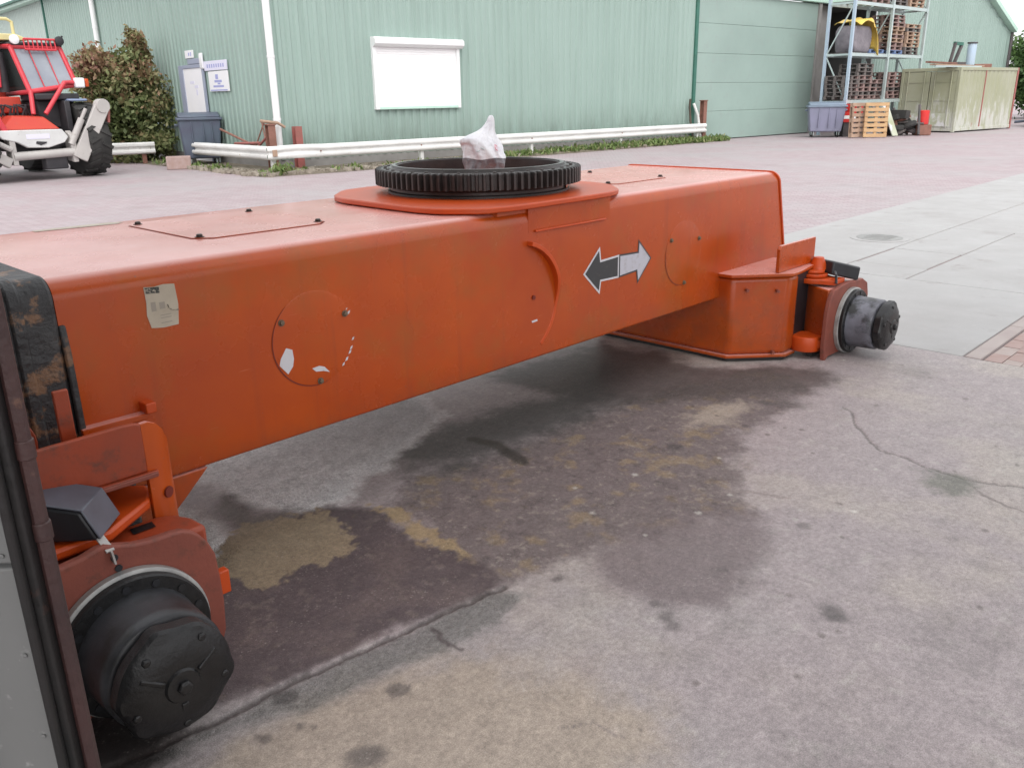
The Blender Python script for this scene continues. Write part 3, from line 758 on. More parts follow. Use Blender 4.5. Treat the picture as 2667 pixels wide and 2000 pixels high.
b = MB(); b.lathe([(.475, 1.145), (.475, 1.155), (.462, 1.16), (.462, 1.20), (.40, 1.20), (.40, 1.145)], (CX, CY, 0), n=96, cap=False); sr0 = b.build('ring_base', 'gear_black', uc)
b = MB(); b.lathe([(.468, 1.146), (.468, 1.192)], (CX, CY, 0), n=96, cap=False)
b2 = MB()
for k in range(12):   # right-hand stretch of the base ring still shows orange paint
    a0 = R(-62 + k * 6); a1 = R(-62 + (k + 1) * 6)
    vs = [(CX + r_ * math.cos(a), CY + r_ * math.sin(a), z) for a in (a0, a1) for r_ in (.463, .4715) for z in (1.147, 1.196)]
    b2.add(vs, [(2, 3, 7, 6), (1, 5, 7, 3), (0, 2, 6, 4)])
b2.build('painted_ring_strip', 'orange', uc, ang=60)
def gear():
    nt_ = 92; z0, z1 = 1.188, 1.266
    prof = []
    for i in range(nt_):
        for fr, r_ in ((0.0, .508), (.22, .508), (.36, .536), (.64, .537), (.78, .509)):
            a = 2 * PI * (i + fr) / nt_; prof.append((r_, a))
    n = len(prof); vs = []; fs = []
    lev = [(z0, 0), (z0 + .002, .0), (z1 - .006, 0), (z1, -.005)]
    for z, dr in lev:
        for r_, a in prof: vs.append((CX + (r_ + dr) * math.cos(a), CY + (r_ + dr) * math.sin(a), z))
    for rr_, z in ((.468, z1), (.466, z1 + .004), (.452, z1 + .004), (.448, z1 + .012), (.430, z1 + .012), (.425, z1 + .008), (.425, 1.10), (.47, z0)):
        for _, a in prof: vs.append((CX + rr_ * math.cos(a), CY + rr_ * math.sin(a), z))
    m = len(lev) + 8
    for i in range(m):
        i2 = (i + 1) % m
        for k in range(n):
            k2 = (k + 1) % n; fs.append((i * n + k, i * n + k2, i2 * n + k2, i2 * n + k))
    g_ = MB(); g_.add(vs, fs)
    o = g_.build('slewing_ring', 'gear_black', uc, ang=30)
    r_ = MB(); r_.lathe([(.4485, 1.279), (.4485, 1.2815), (.429, 1.2815), (.429, 1.279)], (CX, CY, 0), n=96, cap=False); r_.build('polished_rim', 'gear_rim', o)
    for k in range(36):
        a = 2 * PI * (k + .5) / 36
        bb = MB(); bb.lathe([(.0095, 1.262), (.0095, 1.2695), (.006, 1.271), (0, 1.271)], (CX + .485 * math.cos(a), CY + .485 * math.sin(a), 0), n=6)
        bb.build('ring_bolt', 'bolt_dark', o)
    f_ = MB(); f_.lathe([(.43, 1.122), (0, 1.122)], (CX, CY, 0), n=48, cap=False); f_.build('ring_floor', 'black_paint', o)
gear()

# round covers and decals on the front face
def cover(cx, cz, r, bolts, lab, arc):
    b = MB(); b.lathe([(r - .003, .001), (r - .003, -.0012), (r - .009, -.0022), (0, -.0022)], (cx, 0, cz), 'y', 56)
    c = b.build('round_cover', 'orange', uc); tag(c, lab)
    b = MB(); vs = []; fs = []; na = 40          # open gap shows along part of the rim only
    for i in range(na + 1):
        t = i / na; a = R(arc[0] + (arc[1] - arc[0]) * t); wd = .0045 * math.sin(PI * min(1, max(0, t))) ** .5 + .0003
        for rr_ in (r - .003, r - .003 + wd): vs.append((cx + rr_ * math.cos(a), -.0021, cz + rr_ * math.sin(a)))
    for i in range(na): fs.append((2 * i, 2 * i + 1, 2 * i + 3, 2 * i + 2))
    b.add(vs, fs); b.build('cover_gap', 'dark_groove', c, ang=0)
    for bx, bz in bolts:
        b = MB(); b.lathe([(.013, -.001), (.013, -.005)], (bx, 0, bz), 'y', 14); b.lathe([(.009, -.005), (.009, -.013), (.006, -.015), (0, -.015)], (bx, 0, bz), 'y', 6)
        b.build('bolt', 'bolt_dusty', c)
    return c
c1 = cover(.845, .757, .183, ((.708, .843), (.984, .826), (.85, .588)), 'round cover with torn white decal scraps', (128, 285))
c2 = cover(3.345, .737, .187, ((3.209, .825), (3.50, .803), (3.36, .562)), 'round cover to the right of the arrow decal', (165, 275))
def flat(name, pts, y, m, par):
    b = MB(); b.add([(x, y, z) for x, z in pts], [tuple(range(len(pts)))]); o = b.build(name, m, par, ang=0); return o
flat('decal_scrap', [(.717, .747), (.742, .735), (.745, .70), (.738, .672), (.715, .647), (.683, .687), (.690, .71)], -.0031, 'decal_white', c1)
flat('decal_scrap', [(.818, .645), (.85, .648), (.873, .639), (.895, .613), (.866, .624), (.835, .628)], -.0031, 'decal_white', c1)
rr = random.Random(5)
for a in (-12, -24, -30, -40, -48, 24, 30):
    x = .845 + .172 * math.cos(R(a)); z = .757 + .172 * math.sin(R(a)); s_ = rr.uniform(.004, .009)
    flat('paint_chip', [(x - s_, z - s_), (x + s_ * .4, z - s_ * .5), (x + s_, z + s_), (x - s_ * .2, z + s_ * .6)], -.0031, 'decal_white', c1)
# double arrow decal
L_OUT = [(2.431, .752), (2.564, .876), (2.575, .805), (2.728, .812), (2.728, .690), (2.578, .693), (2.567, .628)]
R_OUT = [(2.728, .812), (2.894, .806), (2.897, .872), (3.022, .754), (2.896, .630), (2.885, .700), (2.728, .690)]
def inset(P, d):
    n = len(P); o = []
    ar = sum(P[i][0] * P[(i + 1) % n][1] - P[(i + 1) % n][0] * P[i][1] for i in range(n)); sg = 1 if ar > 0 else -1
    for i in range(n):
        a, b_, c = Vector(P[i - 1]), Vector(P[i]), Vector(P[(i + 1) % n])
        e1 = (b_ - a).normalized(); e2 = (c - b_).normalized()
        n1 = Vector((-e1.y, e1.x)) * sg; n2 = Vector((-e2.y, e2.x)) * sg
        bi = (n1 + n2); bi = bi / max(bi.length_squared, .15) * 2 if bi.length > .1 else n1
        o.append(tuple(b_ + bi * d))
    return o
ad = flat('arrow_decal', L_OUT, -.0015, 'decal_white', uc); tag(ad, 'double-headed arrow decal, dark left half and silver right half')
flat('dark_half', inset(L_OUT, .0105), -.0024, 'decal_grey', ad)
flat('right_outline', R_OUT, -.0015, 'decal_grey', ad)
flat('silver_half', inset(R_OUT, .009), -.0024, 'decal_silver', ad)
# worn paper sticker
st = flat('sticker', [(.236, 1.052), (.268, 1.048), (.30, 1.052), (.337, 1.048), (.341, .98), (.333, .914), (.284, .912), (.243, .918), (.234, .96), (.238, 1.0)], -.0015, 'sticker', uc)
tag(st, 'worn beige paper sticker with faded print')
flat('print', [(.239, 1.049), (.285, 1.046), (.285, 1.026), (.24, 1.03)], -.0022, 'sticker_black', st)
flat('print', [(.278, .996), (.297, .996), (.297, .974), (.278, .974)], -.0022, 'sticker_print', st)
flat('print', [(.251, 1.0), (.267, 1.0), (.267, .97), (.251, .97)], -.0022, 'sticker_print', st)
for z in (.955, .946, .93): flat('print', [(.276, z), (.313, z), (.313, z - .003), (.276, z - .003)], -.0022, 'sticker_print', st)
b = MB(); b.tube([(.305, -.003, .985), (.309, -.003, .972), (.32, -.003, .964), (.341, -.003, .962)], .0014, 5); b.build('print', 'sticker_black', st)
# curved rib in the middle of the front face
def rib():
    b = MB(); vs = []; fs = []; N_ = 22
    for i in range(N_ + 1):
        t = i / N_; a = R(74 - t * 128)
        r0 = .272; pr = .033 * (1 - sstepf(.38, .70, t)) + .0015
        for dr, y in ((0, .002), (0, -pr), (.02, -pr), (.02, .002)):
            r_ = r0 + dr; vs.append((1.945 + r_ * math.cos(a), y, .69 + r_ * math.sin(a)))
    for i in range(N_):
        for k in range(4):
            k2 = (k + 1) % 4; fs.append((i * 4 + k, i * 4 + k2, (i + 1) * 4 + k2, (i + 1) * 4 + k))
    fs += [(0, 1, 2, 3), tuple(N_ * 4 + k for k in range(4))]
    b.add(vs, fs); b.build('curved_rib', 'orange_bright', uc, bev=.002)
def sstepf(a, b_, x):
    t = min(1, max(0, (x - a) / (b_ - a))); return t * t * (3 - 2 * t)
rib()
flat('paint_scar', [(2.045, .588), (2.085, .590), (2.088, .580), (2.05, .578)], -.0012, 'decal_white', uc)
b = MB(); b.lathe([(.011, 0), (.011, -.006), (0, -.006)], (2.06, 0, .70), 'y', 12); b.build('plug', 'dark_groove', uc)

# ---- hub with flange, drum and end cap; axis along -y
mat('hub_silver', (.22, .225, .27), .4, n1=((.07, .07, .08), 5, .95), dirt=[((.02, .02, .02), 7, .46, .6)], bump=(60, .2, .003), rvar=.1)
def hub(cx, cz, par, name_lab, rot, drum='hub_grey'):
    h = bpy.data.objects.new('wheel_hub', None); col.objects.link(h); h.parent = par; h.location = (cx, 0, cz); h.empty_display_size = .1
    b = MB(); b.lathe([(.213, -.535), (.213, -.556), (.206, -.560), (.19, -.560)], (0, 0, 0), 'y', 72); b.build('greasy_ring', 'grease_ring', h)
    b = MB(); b.lathe([(.203, -.557), (.203, -.578), (.198, -.583), (.15, -.583)], (0, 0, 0), 'y', 72); b.build('flange', 'hub_black', h)
    for k in range(14):
        a = 2 * PI * k / 14 + rot
        x, z = .179 * math.cos(a), .179 * math.sin(a)
        b = MB(); b.lathe([(.011, -.58), (.011, -.5865), (.0, -.5865)], (x, 0, z), 'y', 10); b.build('bolt_hole', 'plastic_black', h)
    b = MB(); b.lathe([(.165, -.582), (.162, -.60), (.159, -.70), (.158, -.735), (.15, -.742)], (0, 0, 0), 'y', 72); b.build('drum', drum, h, ang=50)
    # end cap: dished cover with a scalloped rim and bolt lugs
    n = 72; vs = []; fs = []
    def rad(k):
        a = 2 * PI * k / n + rot; return .148 + .013 * max(0, math.cos(a * 3)) ** 6 + .007 * max(0, math.cos(a * 3 + 2.2)) ** 6
    rings = [(-.736, .89), (-.750, .89), (-.757, 1.0), (-.790, 1.0), (-.800, .95), (-.806, .88), (-.813, .78), (-.820, .62), (-.822, .45), (-.822, .32), (-.829, .29), (-.831, .12)]
    for y, f in rings:
        for k in range(n):
            a = 2 * PI * k / n; r_ = rad(k) * f if f > .9 else .146 * f; vs.append((r_ * math.cos(a), y, r_ * math.sin(a)))
    for i in range(len(rings) - 1):
        for k in range(n):
            k2 = (k + 1) % n; fs.append((i * n + k, i * n + k2, (i + 1) * n + k2, (i + 1) * n + k))
    fs.append(tuple((len(rings) - 1) * n + k for k in range(n)))
    b = MB(); b.add(vs, fs); b.build('end_cap', 'hub_black', h, ang=32)
    for k in range(5):
        a = 2 * PI * k / 5 - rot
        x, z = .122 * math.cos(a), .122 * math.sin(a)
        b = MB(); b.lathe([(.012, -.795), (.012, -.812), (.008, -.815), (0, -.815)], (x, 0, z), 'y', 6); b.build('cap_bolt', 'hub_black', h, bev=.002)
    for k in range(3):
        a = 2 * PI * k / 3 + .5
        b = MB(); b.bar((.05 * math.cos(a), -.820, .05 * math.sin(a)), (.112 * math.cos(a), -.806, .112 * math.sin(a)), .02, .014); b.build('cap_rib', 'hub_black', h, bev=.004)
    b = MB(); b.lathe([(.02, -.826), (.02, -.840), (.014, -.844), (0, -.844)], (0, 0, 0), 'y', 6); b.build('cap_plug', 'hub_black', h, bev=.002)
    tag(h, name_lab)
    return h
hub(-.158, .212, uc, 'near left hub, black and greasy', .3)
hub(4.486, .207, uc, 'far right hub with grey drum', .9, 'hub_silver')

# ---- right leg (box with chamfer) and its knuckle
def right_leg():
    PL = [(3.765, .95), (3.765, -.085), (4.035, -.335), (4.16, -.335), (4.16, -.10), (4.55, -.02), (4.60, .95)]
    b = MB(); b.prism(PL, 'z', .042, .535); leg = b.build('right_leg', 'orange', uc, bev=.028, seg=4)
    PT = [(3.745, .02), (3.745, -.095), (4.03, -.355), (4.10, -.355), (4.44, -.315), (4.46, -.02), (4.46, .02)]
    b = MB(); b.prism(PT, 'z', .536, .556); b.build('leg_top_plate', 'orange', leg, bev=.004)
    b = MB(); b.prism([(3.97, .557), (3.97, .70), (3.99, .722), (4.45, .722), (4.45, .557)], 'y', -.285, -.262); b.build('upright_fin', 'orange', leg, bev=.004)
    b = MB(); b.prism([(3.75, .95), (3.75, -.09), (4.03, -.352), (4.15, -.352), (4.15, .95)], 'z', .024, .043); b.build('leg_bottom_plate', 'orange', leg, bev=.004)
    b = MB(); b.prism([(3.775, .93), (3.775, -.08), (4.03, -.325), (4.13, -.325), (4.13, .93)], 'z', 0, .0235); b.build('shadow_gap_pad', 'rubber', leg)  # black pad stands for the shadow line under the leg
    for x, y, z in ((3.83, -.155, .46), (3.97, -.285, .45), (3.97, -.285, .06)):
        b = MB(); b.lathe([(.010, -.02), (.010, .012), (0, .012)], (0, 0, 0), 'y', 8)
        b.xf(Matrix.Translation((x - .006, y - .006, z)) @ Matrix.Rotation(R(-43), 4, 'Z')); b.build('weld_nub', 'rust_red', leg)
    b = MB(); b.prism([(4.158, -.325), (4.31, -.325), (4.36, -.26), (4.42, -.22), (4.42, -.06), (4.165, -.06)], 'z', .05, .53); b.build('pin_gap_shade', 'plastic_black', leg)  # black block stands for the shade in the gap round the pin
    # knuckle
    kn = bpy.data.objects.new('steering_knuckle', None); col.objects.link(kn); kn.parent = uc; tag(kn, 'knuckle carrying the far right hub')
    b = MB(); b.prism([(4.185, -.015), (4.24, -.045 + .06), (4.70, .005), (4.76, .05), (4.775, .33), (4.745, .41), (4.66, .45), (4.56, .452), (4.46, .462), (4.36, .455), (4.24, .44), (4.19, .38), (4.17, .30), (4.165, .1)], 'y', -.533, -.503)
    b.build('knuckle_plate', 'rust_red', kn, bev=.006)
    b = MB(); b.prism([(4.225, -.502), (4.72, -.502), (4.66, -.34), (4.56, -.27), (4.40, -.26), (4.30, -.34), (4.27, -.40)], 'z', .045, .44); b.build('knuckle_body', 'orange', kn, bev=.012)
    for z, t_, ex in ((.455, .03, 0), (.488, .02, .03), (.51, .018, .05)):
        b = MB(); b.lathe([(.115 - ex, z), (.118 - ex, z + t_ * .3), (.118 - ex, z + t_)], (4.36, -.33, 0), n=36); b.prism([(4.26, -.36), (4.30, -.50), (4.45, -.50), (4.46, -.36)], 'z', z, z + t_ * .9) if ex == 0 else None
        b.build('upper_lug', 'orange_bright', kn, bev=.003)
    b = MB(); b.lathe([(.09, .045), (.095, .06), (.095, .13), (.09, .14)], (4.21, -.39, 0), n=30); b.prism([(4.13, -.42), (4.2, -.5), (4.4, -.5), (4.4, -.36)], 'z', .07, .12); b.build('lower_lug', 'orange_bright', kn, bev=.004)
    b = MB(); b.lathe([(.045, .02), (.045, .47)], (4.215, -.27, 0), n=24); b.build('king_pin', 'plastic_black', kn)
    b = MB(); b.lathe([(.06, .528), (.05, .56), (.03, .60), (0, .605)], (4.42, -.33, 0), n=20); b.build('pin_cap', 'orange_bright', kn)
    sbx = MB(); sbx.prism([(-.07, .0), (.07, .0), (.075, .055), (.05, .085), (-.06, .085)], 'x', -.11, .11)
    sbx.xf(Matrix.Translation((4.50, -.43, .478)) @ Matrix.Rotation(R(-28), 4, 'Z') @ Matrix.Rotation(R(14), 4, 'Y')); sbx.build('sensor_box', 'plastic_black', kn, bev=.01)
    b = MB(); b.tube([(4.36, -.47, .53), (4.31, -.50, .52), (4.29, -.515, .47)], .008, 8); b.build('sensor_cable', 'plastic_black', kn)
    b = MB(); b.box(4.20, 4.34, -.44, -.40, 0, .05); b.build('foot', 'rubber', kn)
right_leg()

# ---- left leg and knuckle (nearest the camera)
def left_leg():
    leg = bpy.data.objects.new('left_leg', None); col.objects.link(leg); leg.parent = uc; tag(leg, 'left leg bracket nearest the camera')
    # fin plate with rounded shoulder, bends round into the post
    P = [(-.60, .59), (-.60, .735), (-.02, .744), (.012, .742), (.03, .736), (.03, .59)]
    b = MB(); b.prism(P, 'y', -.338, -.318); b.build('fin_plate', 'orange_worn', leg, bev=.004)
    # post: curved continuation
    zt = [(.0, .736), (.03, .738), (.055, .728), (.085, .70), (.105, .655)]
    xs = [(.028, -.338), (.05, -.338), (.072, -.333), (.096, -.318), (.116, -.294)]
    vs = []; fs = []
    for i, ((x, y), (dx, zz)) in enumerate(zip(xs, zt)):
        ny, nx_ = .018, (-.002, -.002, -.006, -.012, -.016)[i]
        vs += [(x, y, .02), (x, y, zz), (x + nx_, y + ny, zz), (x + nx_, y + ny, .02)]
    for i in range(4):
        for k in range(4):
            k2 = (k + 1) % 4; fs.append((i * 4 + k, i * 4 + k2, (i + 1) * 4 + k2, (i + 1) * 4 + k))
    fs += [(0, 1, 2, 3), (16, 17, 18, 19)]
    b = MB(); b.add(vs, fs); b.build('corner_post', 'orange', leg, bev=.002, ang=60)
    b = MB(); b.lathe([(.017, 0), (.017, -.006), (0, -.006)], (0, 0, 0), 'y', 18); b.xf(Matrix.Translation((.080, -.330, .505)) @ Matrix.Rotation(R(28), 4, 'Z')); b.build('post_hole', 'dark_groove', leg)
    # chamfered side to the beam
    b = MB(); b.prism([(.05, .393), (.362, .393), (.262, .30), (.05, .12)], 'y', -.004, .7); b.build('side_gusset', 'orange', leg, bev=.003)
    b = MB(); b.box(-.60, .055, -.352, -.02, .572, .59); b.build('top_plate', 'orange_worn', leg, bev=.003)
    b = MB(); b.box(-.60, .05, -.36, -.338, .574, .588); b.build('plate_lip', 'rust_red', leg, bev=.003)
    b = MB(); b.box(-.55, .08, -.10, .9, .02, .57); b.build('leg_box', 'black_paint', leg, bev=.01)
    b = MB(); b.box(-.52, .06, .0, .88, 0, .0195); b.build('shadow_gap_pad', 'rubber', leg)
    b = MB(); b.lathe([(.10, 0), (.10, -.06), (.082, -.06), (.082, 0)], (-.29, -.10, .70), 'y', 30, cap=False); b.box(-.30, -.27, -.16, -.02, .59, .62); b.build('pipe_lug', 'orange_worn', leg, bev=.003)
    b = MB(); b.box(-.155, -.115, -.25, -.235, .59, .86); b.build('strap_plate', 'orange_worn', leg, bev=.003)
    kn = bpy.data.objects.new('steering_knuckle', None); col.objects.link(kn); kn.parent = uc; tag(kn, 'knuckle carrying the near left hub')
    P = [(-.52, .40), (-.48, .455), (-.40, .487), (-.30, .492), (-.245, .497), (-.205, .508), (-.185, .509), (-.16, .500), (-.114, .484), (-.075, .477), (-.042, .475), (-.01, .474), (.021, .470), (.048, .457), (.069, .437), (.09, .405), (.106, .362), (.111, .28), (.113, .206), (.107, .11), (.08, .04), (-.40, .03), (-.52, .12)]
    b = MB(); b.prism(P, 'y', -.533, -.502); b.build('knuckle_plate', 'rust_red', kn, bev=.007, seg=3)
    b = MB()
    for x, z in ((-.169, .468), (-.163, .435)): b.lathe([(.010, -.53), (.010, -.5365), (0, -.5365)], (x, 0, z), 'y', 14)
    b.build('plate_hole', 'plastic_black', kn)
    b = MB(); b.prism([(-.48, -.501), (.105, -.501), (.10, -.42), (.075, -.365), (.03, -.335), (-.10, -.33), (-.48, -.33)], 'z', .05, .445); b.build('knuckle_body', 'orange_worn', kn, bev=.012)
    b = MB(); b.prism([(-.48, -.20), (.02, -.20), (.055, -.235), (.045, -.29), (.015, -.345), (-.14, -.455), (-.48, -.47)], 'z', .475, .508); b.build('upper_lug', 'orange_bright', kn, bev=.009)
    b = MB(); b.lathe([(.05, .44), (.05, .48)], (-.17, -.36, 0), n=24); b.build('king_pin', 'plastic_black', kn)
    b = MB(); b.add([(-.06, -.365, .4475), (.005, -.365, .4475), (.0, -.405, .4475), (-.065, -.405, .4475)], [(0, 1, 2, 3)]); b.build('worn_label', 'hub_black', kn, ang=0)
    b = MB(); b.box(.112, .145, -.52, -.49, .215, .29); b.build('side_tab', 'orange_bright', kn, bev=.004)
    b = MB(); b.lathe([(.016, .508), (.016, .524), (0, .524)], (-.095, -.27, 0), n=6); b.build('lug_bolt', 'bolt_dark', kn)
    # black sensor box leaning on the lug
    bx = MB(); bx.prism([(-.095, 0), (.085, 0), (.05, .085), (-.075, .112), (-.095, .10)], 'y', -.072, .072)
    Mx = Matrix.Translation((-.205, -.395, .515)) @ Matrix.Rotation(R(-42), 4, 'Z')
    bx.xf(Mx); sb = bx.build('sensor_box', 'plastic_black', kn, bev=.008)
    bt = MB(); bt.prism([(.086, .004), (.092, .007), (.056, .090), (-.074, .118), (-.077, .113), (.05, .0855)], 'y', -.071, .071); bt.xf(Mx); bt.build('sensor_lid', 'plastic_grey_top', sb, bev=.004)
    b = MB(); b.bar((-.185, -.478, .530), (-.176, -.538, .492), .022, .005); b.bar((-.176, -.5365, .494), (-.172, -.5375, .455), .022, .005, (1, 0, 0)); b.build('sensor_bracket', 'machine_grey', kn)
    b = MB(); b.box(-.42, -.05, -.45, -.36, 0, .055); b.build('foot', 'rubber', kn)
left_leg()

# ================================================================== PLASTIC BAG in the ring
def bag():
    root = thing('plastic_bag', 'knotted white plastic bag with red ring print standing inside the slewing ring', 'bag', B2W(2.35, .61, 1.120), RZB)
    prof = [(0, .085, .085, 0, 0), (.04, .102, .10, 0, 0), (.09, .106, .10, 0, 0), (.135, .102, .098, .002, -.002), (.16, .108, .104, .006, -.006), (.185, .112, .106, .006, -.006), (.20, .110, .105, .004, -.004), (.235, .106, .10, -.002, .002), (.262, .098, .090, -.005, .005), (.285, .084, .074, -.002, .002), (.302, .068, .058, .004, -.004), (.318, .050, .043, .013, -.013), (.334, .037, .032, .020, -.020), (.350, .029, .025, .025, -.025), (.367, .022, .018, .029, -.029), (.383, .018, .014, .031, -.031), (.393, .010, .008, .032, -.032)]
    n = 72; rr = np.random.RandomState(2); ph = rr.uniform(0, 6, 6)
    def shoulder(a, z):         # full shoulder on one side of the knot
        return .42 * math.exp(-((z - .288) / .028) ** 2) * max(0, math.cos(a - R(140))) ** 1.3
    def crinkle(a, z):          # sharp film creases running up to the knot
        v_ = 0
        for k_, (fr, sl, am) in enumerate(((4, 9, .05), (7, -16, .045), (11, 24, .035), (17, -38, .022), (23, 55, .014))):
            v_ += am * (1 - 2 * abs(math.sin(fr * .5 * a + sl * z + ph[k_]))) 
        return v_ * .75
    def make(name, lo, hi, m, crum):
        vs = []; fs = []; rows = [p for p in prof if lo <= p[0] <= hi]
        # refine rows
        rws = []
        for a, b_ in zip(rows[:-1], rows[1:]):
            for t in np.linspace(0, 1, 7, endpoint=False): rws.append(tuple(a[i] * (1 - t) + b_[i] * t for i in range(5)))
        rws.append(rows[-1])
        for z, rx_, ry_, ox, oy in rws:
            for k in range(n):
                a = 2 * PI * k / n
                f = 1 + shoulder(a, z) + crinkle(a, z) * (.8 + crum) + crum * (.45 * math.sin(3 * a + ph[0] + z * 22) + .35 * math.sin(5 * a + ph[1] - z * 34) + .3 * math.sin(9 * a + ph[2] + z * 15) + .25 * math.sin(13 * a + z * 60 + ph[3]))
                vs.append((ox + rx_ * f * math.cos(a), oy + ry_ * f * math.sin(a), z + crum * .05 * math.sin(4 * a + ph[4])))
        m_ = len(rws)
        for i in range(m_ - 1):
            for k in range(n):
                k2 = (k + 1) % n; fs.append((i * n + k, i * n + k2, (i + 1) * n + k2, (i + 1) * n + k))
        fs.append(tuple((m_ - 1) * n + k for k in range(n)))
        b_ = MB(); b_.add(vs, fs); return b_.build(name, m, root, ang=70)
    make('wrapped_base', 0, .185, 'bag_grey', .10)
    bo_ = make('bag_body', .185, .4, 'bag_white', .07)
    # red ring print and grey marks lie on the film, on the side towards the workshop
    def surf(a, z, off=.006):
        for p, q in zip(prof[:-1], prof[1:]):
            if p[0] <= z <= q[0]:
                t = (z - p[0]) / (q[0] - p[0]); break
        rx_, ry_, ox, oy = (p[i] * (1 - t) + q[i] * t for i in (1, 2, 3, 4))
        crum = .07
        f = 1 + shoulder(a, z) + crinkle(a, z) * (.8 + crum) + crum * (.45 * math.sin(3 * a + ph[0] + z * 22) + .35 * math.sin(5 * a + ph[1] - z * 34) + .3 * math.sin(9 * a + ph[2] + z * 15) + .25 * math.sin(13 * a + z * 60 + ph[3]))
        return (ox + (rx_ * f + off) * math.cos(a), oy + (ry_ * f + off) * math.sin(a), z)
    b = MB(); vs = []; fs = []
    for i in range(25):
        t = 2 * PI * i / 24
        for r_ in (.011, .016): vs.append(surf(R(272) + r_ * math.cos(t) / .11, .238 + r_ * math.sin(t), .004))
    for i in range(24): fs.append((2 * i, 2 * i + 1, 2 * i + 3, 2 * i + 2))
    b.add(vs, fs); b.build('red_ring_print', 'bag_red', bo_, ang=0)
    for a0, z0, a1, z1 in ((222, .240, 230, .232), (208, .222, 218, .226)):
        b = MB(); b.tube([surf(R(a0), z0, .001), surf(R((a0 + a1) / 2), (z0 + z1) / 2, .001), surf(R(a1), z1, .001)], .0022, 5); b.build('grey_print', 'steel_galv', bo_)
bag()

# ================================================================== THE GREEN HALL
hall = thing('green_hall', 'long pale green corrugated steel hall behind the yard', 'building', KW, RZW)
EAVE = 5.35
def clad_mesh(L_, z0, z1, pitch=.25, dep=.035):
    """corrugated sheet, runs along +x, ribs stand out to -y, with a back so that it has thickness"""
    pts = []; n = int(round(L_ / pitch))
    for i in range(n):
        x = i * pitch
        pts += [(x, 0), (x + pitch * .40, 0), (x + pitch * .52, -dep), (x + pitch * .88, -dep)]
    pts.append((n * pitch, 0))
    vs = [(x, y, z0) for x, y in pts] + [(x, y, z1) for x, y in pts]
    m = len(pts); fs = [(i, i + 1, m + i + 1, m + i) for i in range(m - 1)]
    vs += [(0, .02, z0), (n * pitch, .02, z0), (0, .02, z1), (n * pitch, .02, z1)]
    fs += [(2 * m, 2 * m + 1, 2 * m + 3, 2 * m + 2)]
    b = MB(); b.add(vs, fs); return b
